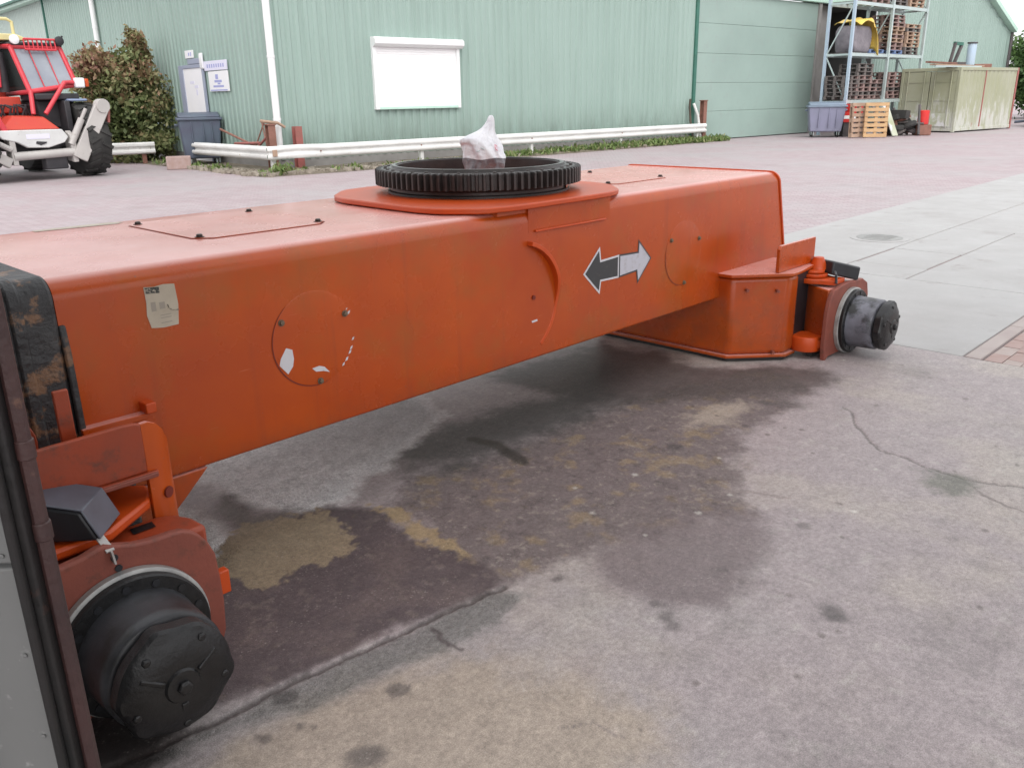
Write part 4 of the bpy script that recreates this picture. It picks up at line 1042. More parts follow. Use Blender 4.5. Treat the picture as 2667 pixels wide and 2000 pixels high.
def hall_build():
    me = clad_mesh(1.0, .25, EAVE).mesh('wall_sheet', 'green_clad', 0)
    for i in range(16):
        if i in (3, 4):     # sheets behind the roller shutter, above and below it
            pass
        inst(me, 'wall_sheet', hall, (i * 1.0 + .003, 0, 0))
    # left wall: along +y
    for i in range(7):
        inst(me, 'wall_sheet', hall, (0.0, (i + 1) * 1.0 - .003, 0), (0, 0, -PI / 2))
    for i in range(7, 18):
        inst(me, 'wall_sheet', hall, (0.0, (i + 1) * 1.0 - .003, 0), (0, 0, -PI / 2))
    meg = clad_mesh(1.0, .25, EAVE - .02).mesh('wall_sheet', 'green_grey', 0)
    for i in range(18, 30):
        inst(meg, 'wall_sheet', hall, (0.02, (i + 1) * 1.0 - .003, 0), (0, 0, -PI / 2))
    b = MB(); b.box(-.05, 16, -.02, .2, 0, .25); b.build('plinth', 'plinth', hall)
    b = MB(); b.box(-.02, .2, .2, 30, 0, .25); b.build('plinth', 'plinth', hall)
    b = MB(); b.box(-.06, .03, -.06, .03, .25, EAVE); b.build('corner_trim', 'green_clad', hall, bev=.01)
    b = MB(); b.box(-.06, .05, 18.0, 18.12, .25, EAVE); b.build('panel_trim', 'green_trim', hall)
    # eaves
    b = MB(); b.box(-.30, .3, -.3, 30.5, EAVE, EAVE + .24); b.box(.3, 24.4, -.18, .3, EAVE, EAVE + .24); b.build('fascia', 'green_pale_trim', hall, bev=.01)
    b = MB(); b.box(-.42, -.301, -.3, 30.5, EAVE + .10, EAVE + .2); b.build('gutter', 'green_trim', hall, bev=.02)
    b = MB(); b.add([(-.3, -.2, EAVE + .24), (-.3, 30.5, EAVE + .24), (12, 30.5, EAVE + 2.2), (12, -.2, EAVE + 2.2), (24.4, -.2, EAVE + .24), (24.4, 30.5, EAVE + .24)], [(0, 1, 2, 3), (3, 2, 5, 4)]); b.build('roof', 'green_grey', hall, ang=0)
    b = MB(); b.add([(-.3, -.16, EAVE + .24), (12, -.16, EAVE + 2.2), (24.4, -.16, EAVE + .24)], [(0, 1, 2)]); b.build('gable_wall', 'green_clad', hall, ang=0)
    # downpipes
    for nm, x, y, zb, m in (('c', -.11, -.10, .45, 0), ('l', -.14, 12.0, .4, 0)):
        b = MB(); b.tube([(x, y, zb), (x, y, EAVE - .2), (x - .0, y, EAVE + .05)], .085, 14); d = b.build('downpipe', 'white_paint', hall)
        for z in (1.2, 2.6, 4.0):
            b = MB(); b.lathe([(.094, -.03), (.094, .03)], (x, y, z), n=14, cap=False); b.build('pipe_clip', 'white_paint', d)
    # roller shutter
    x0, x1, z0, z1 = 2.70, 5.47, 1.36, 3.10
    b = MB(); b.box(x1 - .10, x1 + .0, -.13, 0, z0, z1 - .2); b.build('shutter_frame', 'white_paint', hall, bev=.008)
    b = MB(); b.box(x0 - .02, x0 + .10, -.13, 0, z0, z1 - .2); fr = b.build('shutter_frame', 'white_paint', hall, bev=.008)
    b = MB(); b.box(x0 + .10, x1 - .10, -.125, 0, z0, z0 + .06); b.build('shutter_sill', 'green_pale_trim', fr, bev=.006)
    b = MB(); b.prism([(-.02, z1 - .22), (-.18, z1 - .22), (-.27, z1 - .15), (-.27, z1 - .04), (-.20, z1 + .01), (-.02, z1 + .01)], 'x', x0 - .02, x1 + .07); b.build('shutter_box', 'white_paint', hall, bev=.012)
    nsl = 24; h = (z1 - .22 - z0 - .06) / nsl
    b = MB(); b.prism([(-.070, 0), (-.076, h * .12), (-.078, h * .5), (-.076, h * .9), (-.070, h * .995), (-.04, h * .5)], 'x', x0 + .10, x1 - .10)
    sl = b.mesh('shutter_slat', 'white_shutter', 40)
    for i in range(nsl): inst(sl, 'shutter_slat', hall, (0, 0, z0 + .06 + i * h))
    # big smooth overhead door, x 16..24.1
    b = MB(); b.box(15.98, 16.12, -.10, .1, 0, 5.0); b.build('door_jamb', 'green_trim', hall, bev=.01)
    b = MB(); b.box(24.02, 24.2, -.10, 8, 0, 5.0); b.build('door_jamb', 'plinth', hall, bev=.01)
    for i in range(5):
        b = MB(); b.box(16.12, 24.02, -.02, .06, .02 + i * .99, .02 + i * .99 + .984); b.build('door_section', 'green_door', hall, bev=.01)
    b = MB(); b.box(16.0, 29.2, -.16, .1, 5.0, 5.34); b.build('lintel', 'green_pale_trim', hall, bev=.02)
    # open dark bay behind the rack
    b = MB(); b.box(24.2, 29.0, 4.5, 4.7, 0, 5); b.build('bay_back_wall', 'dark_interior', hall)
    b = MB(); b.box(24.2, 25.3, .25, .30, .05, 4.98); b.build('bay_shade_sheet', 'plinth', hall, bev=.01)  # grey sheet added for the tone of the bay's shaded strip
    b = MB(); b.box(28.95, 29.05, 0.05, 8, 0, 5); b.build('bay_side_wall', 'dark_interior', hall)
    b = MB(); b.box(24.2, 29.0, 0, 8.2, 5.0, 5.12); b.build('bay_roof', 'dark_interior', hall)
    # personnel door in the left wall (plane x = 0, faces -x)
    y0, y1, zt = 4.02, 5.30, 2.50
    b = MB(); b.box(-.09, -.036, y0 - .09, y0, .05, zt + .09); b.box(-.09, -.036, y1, y1 + .30, .05, zt + .09); b.box(-.09, -.036, y0, y1, zt, zt + .09); b.build('door_frame', 'door_frame_grey', hall, bev=.006)
    b = MB(); b.box(-.07, -.036, y0, y1, .05, zt); dl = b.build('door_leaf', 'door_white', hall, bev=.004)
    b = MB(); b.tube([(-.07, y0 + .1, 1.1), (-.12, y0 + .1, 1.1), (-.12, y0 + .22, 1.1)], .014, 8); b.build('door_handle', 'steel_galv', dl)
    for ya, yb, za, zb in ((4.38, 4.62, 1.98, 2.06), (4.62, 4.9, 2.1, 2.17), (4.45, 4.55, 1.8, 1.95)):
        b = MB(); b.box(-.0745, -.07, ya, yb, za, zb); b.build('door_notice', 'sign_lilac', dl)
    b = MB(); b.box(-.085, -.05, 4.05, 4.9, zt + .10, zt + .24); b.build('door_hood', 'door_frame_grey', hall, bev=.01)
hall_build()
b = MB(); b.prism([(-.06, 2.16), (-.095, 2.16), (-.11, 2.2), (-.11, 2.5), (-.095, 2.56), (-.06, 2.56)], 'y', -.09, .09)
o = b.build('wall_lamp', 'lamp_white', bev=.01); o.location = W2W(0, 3.95, .30); o.rotation_euler = (0, 0, RZW); tag(o, 'small white wall lamp between the door number plate and the notice boards', 'lamp')
def sign(name, label, y0, y1, z0, z1, marks, m='sign_white', edge=None):
    r = thing(name, label, 'sign', W2W(-.036, (y0 + y1) / 2, z0), RZW); yc = (y0 + y1) / 2
    b = MB(); b.box(-.03, 0, y0 - yc, y1 - yc, 0, z1 - z0); p_ = b.build('board', m, r, bev=.004)
    for ya, yb, za, zb in marks:
        b = MB(); b.box(-.0315, -.029, ya - yc, yb - yc, za - z0, zb - z0); b.build('print', 'sign_blue', p_)
    return r
sign('notice_board', 'large white notice board with blue print right of the hall door', 2.46, 3.66, 1.88, 2.38,
     [(3.05, 3.22, 2.18, 2.30), (2.85, 3.30, 2.10, 2.16), (2.75, 3.40, 1.98, 2.03), (2.95, 3.12, 2.05, 2.09), (2.55, 3.6, 1.895, 1.925)])
sign('name_board', 'long white board with a row of lilac lettering above the notice board', 2.46, 3.86, 2.40, 2.64,
     [(2.62 + i * .14, 2.70 + i * .14, 2.47, 2.56) for i in range(8)], 'sign_lilac')
sign('number_plate', 'small white number plate over the hall door', 4.50, 5.05, 2.76, 2.96, [(4.62, 4.68, 2.81, 2.91), (4.74, 4.82, 2.82, 2.9)])

# second hall on the right with a sloping verge
h2 = thing('gabled_hall', 'green gabled hall with sloping verge at the right of the yard', 'building', W2W(29.05, 0), RZW)
def hall2():
    me0 = {}
    rise = (6.05 - 4.71) / (44.41 - 41.07)
    for i in range(15):
        xa = i * 1.0; xr = 44.41 - 29.05 - (xa + .5)
        zt_ = min(4.71 + rise * max(0, 15.36 - xa - 1.0), 8.5)
        b = clad_mesh(1.0, .25, zt_ - .02, .25, .03)
        b.add([(0, .012, zt_ - .1), (1, .012, zt_ - .1), (0, .012, zt_ + rise)], [(0, 1, 2)])
        inst(b.mesh('wall_sheet', 'green_clad', 0), 'wall_sheet', h2, (xa, 0, 0))
    b = MB(); b.bar((15.5, -.15, 4.66), (5.3, -.15, 4.66 + rise * 10.2), .34, .22); b.build('verge', 'green_pale_trim', h2, bev=.01)
    b = MB(); b.box(15.0, 15.36, -.04, .02, .25, 4.72); b.build('corner_trim', 'green_clad', h2)
    b = MB(); b.tube([(15.5, -.05, 2.5), (15.5, -.05, 4.6)], .10, 10); b.build('downpipe', 'scrap_dark', h2)
    b = MB(); b.box(0, 15.3, .02, .3, 0, .25); b.build('plinth', 'plinth', h2)
    b = MB(); b.box(15.0, 15.3, .05, 12, 0, 4.6); b.build('side_wall', 'green_grey', h2)
hall2()

# ================================================================== SOIL STRIP, RUBBLE AND WEEDS under the guard rail
def strip_pts():
    return [(-1.35, 6.5), (-1.25, 1.0), (-1.15, -1.3), (.6, -1.45), (6, -1.25), (12, -1.0), (17.4, -.75)]
P = strip_pts()
b = MB(); vs = []; fs = []
inner = [(-.02, 6.5), (-.02, 1.0), (-.02, .0), (.6, 0), (6, 0), (12, 0), (17.4, 0)]
for (x, y), (xi, yi) in zip(P, inner):
    a = W2W(x, y, -.008); c = W2W((x + xi) / 2, (y + yi) / 2, .05); e = W2W(xi, yi, .06); vs += [a, c, e]
for i in range(len(P) - 1):
    for k in range(2): fs.append((i * 3 + k, i * 3 + k + 1, i * 3 + k + 4, i * 3 + k + 3))
b.add(vs, fs); o = b.build('soil_strip', 'soil', ang=60); structure(o)
# rubble
rr = random.Random(11)
b = MB()
def stone(c, s_):
    vs = []
    for z in (-1, 1):
        for k in range(5):
            a = 2 * PI * k / 5 + rr.uniform(-.3, .3); r_ = s_ * rr.uniform(.7, 1.1)
            vs.append((c[0] + r_ * math.cos(a), c[1] + r_ * math.sin(a), c[2] + z * s_ * rr.uniform(.35, .6)))
    b.add(vs, [(4, 3, 2, 1, 0), (5, 6, 7, 8, 9)] + [(k, (k + 1) % 5, (k + 1) % 5 + 5, k + 5) for k in range(5)])
for i in range(420):
    t = rr.random()
    if t < .45: x, y = rr.uniform(-1.3, -.6), rr.uniform(-1.2, 4.5)
    elif t < .9: x, y = rr.uniform(-1.1, 5.0), rr.uniform(-1.4, -.3)
    else: x, y = rr.uniform(5, 15), rr.uniform(-1.0, -.3)
    stone(W2W(x, y, .03), rr.uniform(.03, .11))
o = b.build('rubble', 'rubble', ang=0); tag(o, 'broken stone rubble lying along the foot of the guard rail', 'rubble', kind='stuff')

def leaf_obj(name, pts, size, m, parent=None, up=.3, seed=1, aspect=1.7, tint=None):
    rs = np.random.RandomState(seed); n = len(pts); pts = np.asarray(pts, float)
    d = rs.normal(size=(n, 3)); d[:, 2] += up; d /= np.linalg.norm(d, axis=1)[:, None]
    e = rs.normal(size=(n, 3)); e -= (e * d).sum(1)[:, None] * d; e /= np.linalg.norm(e, axis=1)[:, None]
    s_ = size * rs.uniform(.6, 1.3, n)[:, None]
    a = d * s_ * aspect / 2; c = e * s_ / 2
    nn = np.cross(d, e) * s_ * .18
    V_ = np.stack([pts - a, pts + c * .9 + nn, pts + a, pts - c * .9 + nn], 1).reshape(-1, 3)
    F_ = np.arange(4 * n).reshape(n, 4)
    me = bpy.data.meshes.new(name)
    me.vertices.add(4 * n); me.vertices.foreach_set('co', V_.ravel())
    me.loops.add(4 * n); me.loops.foreach_set('vertex_index', F_.ravel())
    me.polygons.add(n); me.polygons.foreach_set('loop_start', np.arange(0, 4 * n, 4)); me.polygons.foreach_set('loop_total', np.full(n, 4))
    me.update()
    t = rs.uniform(0, 1, n) if tint is None else tint
    at = me.attributes.new('tint', 'FLOAT', 'POINT'); at.data.foreach_set('value', np.repeat(t, 4))
    me.materials.append(M[m])
    o_ = bpy.data.objects.new(name, me); col.objects.link(o_)
    if parent: o_.parent = parent
    return o_
rs = np.random.RandomState(21); gp = []
def tuft(x, y, n_, h):
    p_ = W2W(x, y, .03)
    for i in range(n_): gp.append((p_.x + rs.normal() * .09, p_.y + rs.normal() * .09, .03 + abs(rs.normal()) * h))
for i in range(300):
    x = rs.uniform(5.5, 17.2) if rs.rand() < .4 else rs.normal(14, 2.2)
    if x > 17.2: continue
    tuft(x, -1.05 + .02 * x + rs.uniform(-.1, .5), 22, .06)
for i in range(22): tuft(rs.uniform(-1.1, 5.5), rs.uniform(-1.3, -.7), 12, .04)
for i in range(9): tuft(rs.uniform(-.75, -.4), rs.uniform(-1.1, -.9), 24, .09)
for i in range(26): tuft(rs.uniform(-1.2, -.6), rs.uniform(1, 6), 12, .04)
o = leaf_obj('grass', gp, .06, 'leaf_grass', up=1.6, seed=5, aspect=2.6); tag(o, 'green weeds and grass along the foot of the hall', 'grass', kind='stuff')

# ================================================================== GUARD RAIL
def guard_rail():
    root = thing('guard_rail', 'white dented steel guard rail bent round the corner of the hall', 'guard rail', W2W(-.75, -.85), RZW)
    pf = [(.0, -.155), (-.035, -.15), (-.075, -.11), (-.08, -.08), (-.075, -.05), (-.02, -.02), (-.012, 0), (-.02, .02), (-.075, .05), (-.08, .08), (-.075, .11), (-.035, .15), (0, .155)]
    def sect(pts, name='rail_section', zc=.47, lab=None, dent=None):
        vs = []; fs = []; n = len(pf)
        pts = [Vector((*p, 0)) for p in pts]
        for th in (0, .006):
            for i, p in enumerate(pts):
                d = (pts[min(i + 1, len(pts) - 1)] - pts[max(i - 1, 0)]).normalized(); nrm = Vector((d.y, -d.x, 0))
                sq = 1 if dent is None else dent[i]
                for o_, z in pf: vs.append(p + nrm * (-o_ * sq - th) + Vector((0, 0, zc + z + (1 - sq) * .03)))
        m = len(pts)
        for t in range(2):
            for i in range(m - 1):
                for k in range(n - 1):
                    a = t * m * n + i * n + k; fs.append((a, a + 1, a + n + 1, a + n))
        for i in range(m - 1):
            for k in (0, n - 1):
                a = i * n + k; b_ = m * n + a; fs.append((a, a + n, b_ + n, b_))
        for i in (0, m - 1):
            for k in range(n - 1):
                a = i * n + k; b_ = m * n + a; fs.append((a, a + 1, b_ + 1, b_))
        q = MB(); q.add(vs, fs); o_ = q.build(name, 'rail_white', root, ang=45)
        if lab: tag(o_, lab)
        return o_
    # local coords: origin at rail corner; right wall along +x, left wall along +y.  nrm must face the yard
    sect([(-.10, 4.6 - 0.0), (-.02, 2.6), (.02, 1.2), (.04, .10)], lab='left stretch facing the hall door')
    sect([(.03, .10), (.10, .0), (.35, -.03), (.7, -.02), (1.1, .0), (1.35, .02)], dent=[1, .9, .55, .35, .6, .95], lab='crumpled corner piece')
    xs = [1.30, 4.3, 8.3, 12.3, 16.9]
    for a, c in zip(xs[:-1], xs[1:]):
        sect([(a - .12, .015 + a * .016), ((a + c) / 2, .02 + (a + c) / 2 * .016 + .01), (c, .02 + c * .016)])
    for x, y in ((-.04, 4.4), (.11, .09), (4.35, .11), (8.35, .16), (12.35, .23), (16.5, .30)):
        b_ = MB(); b_.box(x - .02, x + .08, y + .012, y + .12, -.06, .50); b_.build('post', 'rail_white', root, bev=.008)
    b_ = MB(); b_.box(.02, .14, -.105, -.085, .40, .55); b_.build('joint_plate', 'wood_tan', root, bev=.006)
    for x, y in ((1.27, -.075), (4.25, -.03), (8.25, .04), (12.25, .10)):
        b_ = MB(); b_.lathe([(.02, 0), (.02, -.02), (0, -.02)], (x, y, .47), 'y', 8); b_.build('bolt', 'rust_brown', root)
guard_rail()
# short rail piece by the machine
r2 = thing('short_guard_rail', 'short piece of white guard rail at the foot of the shrub', 'guard rail', (-11.0, 24.6, 0), R(28))
b = MB(); b.prism([(-.0, .26), (-.04, .265), (-.08, .30), (-.08, .35), (-.02, .40), (-.02, .43), (-.08, .48), (-.08, .54), (-.04, .575), (0, .58), (.004, .43), (.004, .40)], 'x', -1.2, 1.1); b.build('rail_section', 'rail_white', r2, ang=45)
for x in (-.7, .8):
    b = MB(); b.box(x - .06, x + .06, .01, .12, -.06, .5); b.build('post', 'rust_brown', r2, bev=.008)

# rusty posts and scrap at the corner
def rpost(label, x, y, h, m, top=True):
    r = thing('steel_post', label, 'post', W2W(x, y, .03), RZW)
    b = MB(); b.prism([(-.09, -.09), (.09, -.09), (.09, -.07), (.012, -.07), (.012, .07), (.09, .07), (.09, .09), (-.09, .09), (-.09, .07), (-.012, .07), (-.012, -.07), (-.09, -.07)], 'z', 0, h); b.build('beam_profile', m, r)
    if top:
        b = MB(); b.box(-.11, .11, -.11, .11, h, h + .03); b.build('cap_plate', 'rust_brown', r, bev=.004)
    return r
rpost('rusty brown steel post left of the white corner downpipe', -.42, -.32, 1.05, 'rust_brown')
rpost('rusty red steel post right of the white corner downpipe', .28, -.30, 1.0, 'rust_pinkred', False)
o = MB().tube([W2W(-.62, -.25, 1.18), W2W(-.42, -.32, 1.15), W2W(-.2, -.3, 1.12), W2W(-.05, -.35, 1.02)], .035, 10).build('bent_pipe', 'wood_tan'); tag(o, 'bent pale pipe lying on top of the rusty brown post', 'pipe')
for lab, p0, p1, r_, m in (('thin rusty bar leaning down from the dark bin to the rail', (-.45, 2.4, .95), (-.35, .6, .55), .03, 'rust_brown'),
                           ('crossed thin rod standing against the left wall, tilted left', (-.30, .9, .45), (-.12, .55, 1.15), .018, 'rust_brown'),
                           ('crossed thin rod standing against the left wall, tilted right', (-.12, .7, 1.15), (-.35, .05, .5), .018, 'rust_brown'),
                           ('pinkish rusty bar lying low behind the left rail stretch', (-.5, 1.5, .62), (-.42, .3, .66), .035, 'rust_pinkred'),
                           ('reddish strut sloping up to the rusty brown post', (-.45, .5, .5), (-.42, -.2, .85), .03, 'rust_pinkred')):
    o = MB().tube([W2W(*p0), W2W(*p1)], r_, 8).build('scrap_bar', m); tag(o, lab, 'bar', 'scrap bars by the rail corner')
rpost('rusty post standing by the left jamb of the big door', 16.15, -.45, 1.35, 'rust_brown')
o = MB().tube([W2W(16.0, -.5, .05), W2W(16.05, -.3, .9), W2W(15.9, -.2, 1.3)], .05, 10).build('leaning_pipe', 'rail_white'); tag(o, 'pale pipe leaning on the wall beside the big door post', 'pipe')
o = MB().tube([W2W(15.6, -.5, .05), W2W(15.7, -.25, .7), W2W(15.75, -.15, 1.2), W2W(15.7, -.2, 1.45)], .04, 8).build('dead_stalk', 'bark'); tag(o, 'dry brown weed stalk at the left foot of the big door', 'weed')

# block of bricks by the rail end
o = MB().box(-.3, .3, -.2, .2, 0, .32).build('brick_block', 'paver_a', bev=.02); o.location = (-8.5, 22.7, -.01); o.rotation_euler = (0, 0, R(20)); tag(o, 'low reddish masonry block in front of the dark bin', 'block')

# ================================================================== BINS
def bin4(label, loc, rz, w_, d_, h, body, lid, legs):
    r = thing('waste_bin', label, 'bin', loc, rz)
    b = MB()
    zb = .20
    lo = (w_ * .42, d_ * .40); hi = (w_ * .5, d_ * .5)
    vs = [(-lo[0], -lo[1], zb), (lo[0], -lo[1], zb), (lo[0], lo[1], zb), (-lo[0], lo[1], zb), (-hi[0], -hi[1], h), (hi[0], -hi[1], h), (hi[0], hi[1], h), (-hi[0], hi[1], h)]
    b.add(vs, [(3, 2, 1, 0), (4, 5, 6, 7), (0, 1, 5, 4), (1, 2, 6, 5), (2, 3, 7, 6), (3, 0, 4, 7)]); b.build('body', body, r, bev=.04, seg=3)
    b = MB(); b.box(-hi[0] - .04, hi[0] + .04, -hi[1] - .04, hi[1] + .03, h - .05, h + .02); b.build('rim', lid, r, bev=.02)
    b = MB(); b.prism([(-d_ * .5, h + .02), (-d_ * .46, h + .08), (0, h + .15), (d_ * .46, h + .12), (d_ * .5, h + .02)], 'x', -w_ * .49, w_ * .49); b.build('lid', lid, r, bev=.03)
    for sx in (-1, 1):
        for sy in (-1, 1):
            b = MB(); x, y = sx * lo[0] * .82, sy * lo[1] * .8
            b.lathe([(.09, -.025), (.1, -.015), (.1, .015), (.09, .025)], (x, y, .1), 'x', 18); b.build('wheel', 'rubber', r)
            b = MB(); b.box(x - .05, x - .03, y - .03, y + .03, .08, .24); b.box(x + .03, x + .05, y - .03, y + .03, .08, .24); b.build('castor', 'steel_galv', r)
        b = MB(); b.lathe([(.035, 0), (.035, sx * .09)], (sx * hi[0], 0, h * .86), 'x', 12); b.build('trunnion', lid, r)
    b = MB()
    for k in (-.22, .05, .25): b.box(w_ * k, w_ * k + .03, -d_ * .5 - .01, -d_ * .44, zb + .15, h - .08)
    b.build('stiffening_rib', body, r, bev=.01)
    return r
b1 = bin4('dark blue-grey waste bin in front of the white hall door', (-8.22, 23.75, 0), R(22), 1.06, .95, 1.22, 'bin_blue', 'bin_blue', True)
b2 = bin4('pale lavender grey wheeled waste container at the foot of the pallet rack', (12.0, 33.6, 0), R(-14), 1.32, 1.0, 1.12, 'bin_lav', 'bin_lid', True)

# ================================================================== PALLET RACK
RB = Vector((12.95, 34.3, 0))
rack = thing('pallet_rack', 'tall galvanised pallet rack beside the dark bay', 'rack', RB, RZW)
LEV = (1.24, 2.94, 4.74)
def rack_build():
    posts = [(0, 0), (0, 1.0), (3.0, 0), (3.0, 1.0), (6.0, 0), (6.0, 1.0)]
    for i, (x, y) in enumerate(posts):
        b = MB(); b.prism([(x - .05, y - .05), (x + .05, y - .05), (x + .05, y + .05), (x + .03, y + .05), (x + .03, y - .03), (x - .03, y - .03), (x - .03, y + .05), (x - .05, y + .05)], 'z', 0.0, 6.2)
        b.build('upright', 'steel_blue' if i < 2 else 'steel_galv', rack)
        b = MB(); b.box(x - .09, x + .09, y - .09, y + .09, 0, .012); b.build('base_plate', 'steel_galv', rack)
    for x in (0, 3.0, 6.0):
        for z0, z1, f in ((1.3, 2.85, 1), (2.98, 4.65, 0), (4.8, 6.1, 1)):
            b = MB(); b.bar((x, .05 if f else .95, z0), (x, .95 if f else .05, z1), .04, .04); b.build('brace', 'steel_galv', rack)
        for z in LEV:
            b = MB(); b.bar((x, .05, z - .0), (x, .95, z - .0), .05, .07); b.build('brace', 'steel_galv', rack)
    for z in LEV:
        for y in (0, 1.0):
            for x0 in (0, 3.0):
                b = MB(); b.box(x0 + .052, x0 + 2.948, y - .03, y + .03, z - .06, z + .06); b.build('shelf_beam', 'steel_galv', rack, bev=.006)
                for xe in (x0 + .055, x0 + 2.92):
                    b = MB(); b.box(xe, xe + .03, y - .045, y - .031, z - .11, z + .09); b.build('beam_hook', 'steel_galv', rack)
    for z in LEV:
        for x0 in (0, 3.0):
            for k in range(6):
                b = MB(); b.box(x0 + .2 + k * .48, x0 + .32 + k * .48, -.02, 1.02, z + .061, z + .08); b.build('deck_board', 'wood_grey', rack)
rack_build()

# pallets: 1.2 x 0.8 m, origin at the middle of the underside
def pallet_parts(m):
    deck = MB(); low = MB(); blk = MB()
    for i in range(5): deck.box(-.6, .6, -.4 + i * .174, -.4 + i * .174 + .105, .122, .144)
    for i in range(3): deck.box(-.6 + i * .55, -.5 + i * .55, -.4, .4, .10, .1215)
    for i in range(3): low.box(-.6, .6, -.4 + i * .35, -.4 + i * .35 + .10, 0, .022)
    for i in range(3):
        for j in range(3): blk.box(-.6 + i * .5275, -.455 + i * .5275, -.4 + j * .35, -.3 + j * .35, .0225, .0995)
    return [deck.mesh('deck', m, 0), low.mesh('bottom_boards', m, 0), blk.mesh('blocks', m, 0)]
PM = {k: pallet_parts(k) for k in ('wood_grey', 'wood_pink', 'wood_tan', 'wood_blue')}
rr = random.Random(9)
ORD = ('lowest', 'second', 'third', 'fourth', 'fifth', 'sixth', 'seventh', 'eighth', 'ninth')
def stack(x, y, z, n_, label, grp, mats):
    label0 = label
    for i in range(n_):
        p_ = RB + Vector((math.sin(A_W) * x - math.cos(A_W) * y, math.cos(A_W) * x + math.sin(A_W) * y, z + .082 + i * .1455))
        if n_ > 1: label = (ORD[i] if i < n_ - 1 else 'topmost') + ' pallet from the bottom in ' + label0 if 0 < i < n_ - 1 else ('lowest' if i == 0 else 'topmost') + ' pallet in ' + label0
        r = thing('pallet', label, 'pallet', p_ + Vector((rr.uniform(-.02, .02), rr.uniform(-.02, .02), 0)), RZW + rr.uniform(-.03, .03), grp)
        m = rr.choice(mats)
        for me in PM[m]: inst(me, me.name.split('.')[0], r)['kind'] = 'stuff'
stack(1.5, .48, LEV[0], 9, 'lower shelf stack, left bay', 'pallets on the lower shelf, left bay', ('wood_grey', 'wood_grey', 'wood_pink'))
stack(2.45 + 1.6, .48, LEV[0], 7, 'lower shelf stack, right bay', 'pallets on the lower shelf, right bay', ('wood_pink', 'wood_pink', 'wood_grey'))
stack(5.3, .48, LEV[0], 4, 'short stack, right end of lower shelf', 'pallets at the right end of the lower shelf', ('wood_grey', 'wood_pink'))
stack(.52, .48, LEV[0], 6, 'lower shelf stack beside the left frame', 'pallets on the lower shelf beside the left frame', ('wood_grey',))
stack(2.5, .48, LEV[0], 5, 'lower shelf stack just left of centre upright', 'pallets on the lower shelf left of the centre upright', ('wood_grey', 'wood_pink'))
stack(2.25, .48, LEV[1], 1, 'blue painted pallet on the middle shelf beside the yellow tarpaulin', 'blue pallets on the middle shelf', ('wood_blue',))
stack(3.75, .48, LEV[1], 1, 'blue painted pallet at the bottom of a stack in the right bay', 'blue pallets on the middle shelf', ('wood_blue',))
stack(3.75, .48, LEV[1] + .15, 9, 'middle shelf stack by centre upright', 'pallets on the middle shelf, inner stack', ('wood_pink', 'wood_pink', 'wood_tan'))
stack(5.2, .48, LEV[1], 8, 'middle shelf stack, right end', 'pallets on the middle shelf, outer stack', ('wood_grey', 'wood_grey', 'wood_tan'))
stack(2.25, .48, LEV[2], 5, 'top shelf stack, left bay', 'pallets on the top shelf, left bay', ('wood_pink',))
stack(3.8, .48, LEV[2], 6, 'top shelf stack by centre upright', 'pallets on the top shelf, inner stack', ('wood_grey',))
stack(5.2, .48, LEV[2], 6, 'top shelf stack, right end', 'pallets on the top shelf, outer stack', ('wood_grey', 'wood_tan'))
# sack and yellow tarpaulin on the middle shelf
def lump(name, c, rx_, ry_, rz_, m, label, cat, seed, parent=None, half=False, jag=.12, bx=.6):
    rs_ = np.random.RandomState(seed); ph = rs_.uniform(0, 6, 8); b_ = MB(); vs = []; fs = []; nu, nv = 22, 12
    for j in range(nv + 1):
        v_ = (-PI / 2 if not half else -.25) + (PI if not half else PI / 2 + .25) * j / nv
        for i in range(nu):
            u_ = 2 * PI * i / nu
            f = 1 + jag * (math.sin(3 * u_ + ph[0] + 2 * v_) * .5 + math.sin(5 * u_ + ph[1] - 3 * v_) * .4 + math.sin(2 * u_ + 4 * v_ + ph[2]) * .5)
            sx = math.copysign(abs(math.cos(u_)) ** bx, math.cos(u_)); sy = math.copysign(abs(math.sin(u_)) ** bx, math.sin(u_))
            cv = abs(math.cos(v_)) ** bx
            vs.append((rx_ * f * cv * sx, ry_ * f * cv * sy, rz_ * f * math.copysign(abs(math.sin(v_)) ** .7, math.sin(v_))))
    for j in range(nv):
        for i in range(nu):
            i2 = (i + 1) % nu; fs.append((j * nu + i, j * nu + i2, (j + 1) * nu + i2, (j + 1) * nu + i))
    b_.add(vs, fs); o_ = b_.build(name, m, parent, ang=60); o_.location = c
    if label: tag(o_, label, cat)
    return o_
def rk(x, y, z): return RB + Vector((math.sin(A_W) * x - math.cos(A_W) * y, math.cos(A_W) * x + math.sin(A_W) * y, z))
o = lump('grey_sack', rk(1.05, .5, LEV[1] + .56), .66, .44, .50, 'sack_grey', 'bulging grey sack under the yellow tarpaulin on the middle shelf', 'sack', 3, jag=.035, bx=.2); o.rotation_euler = (0, 0, RZW)
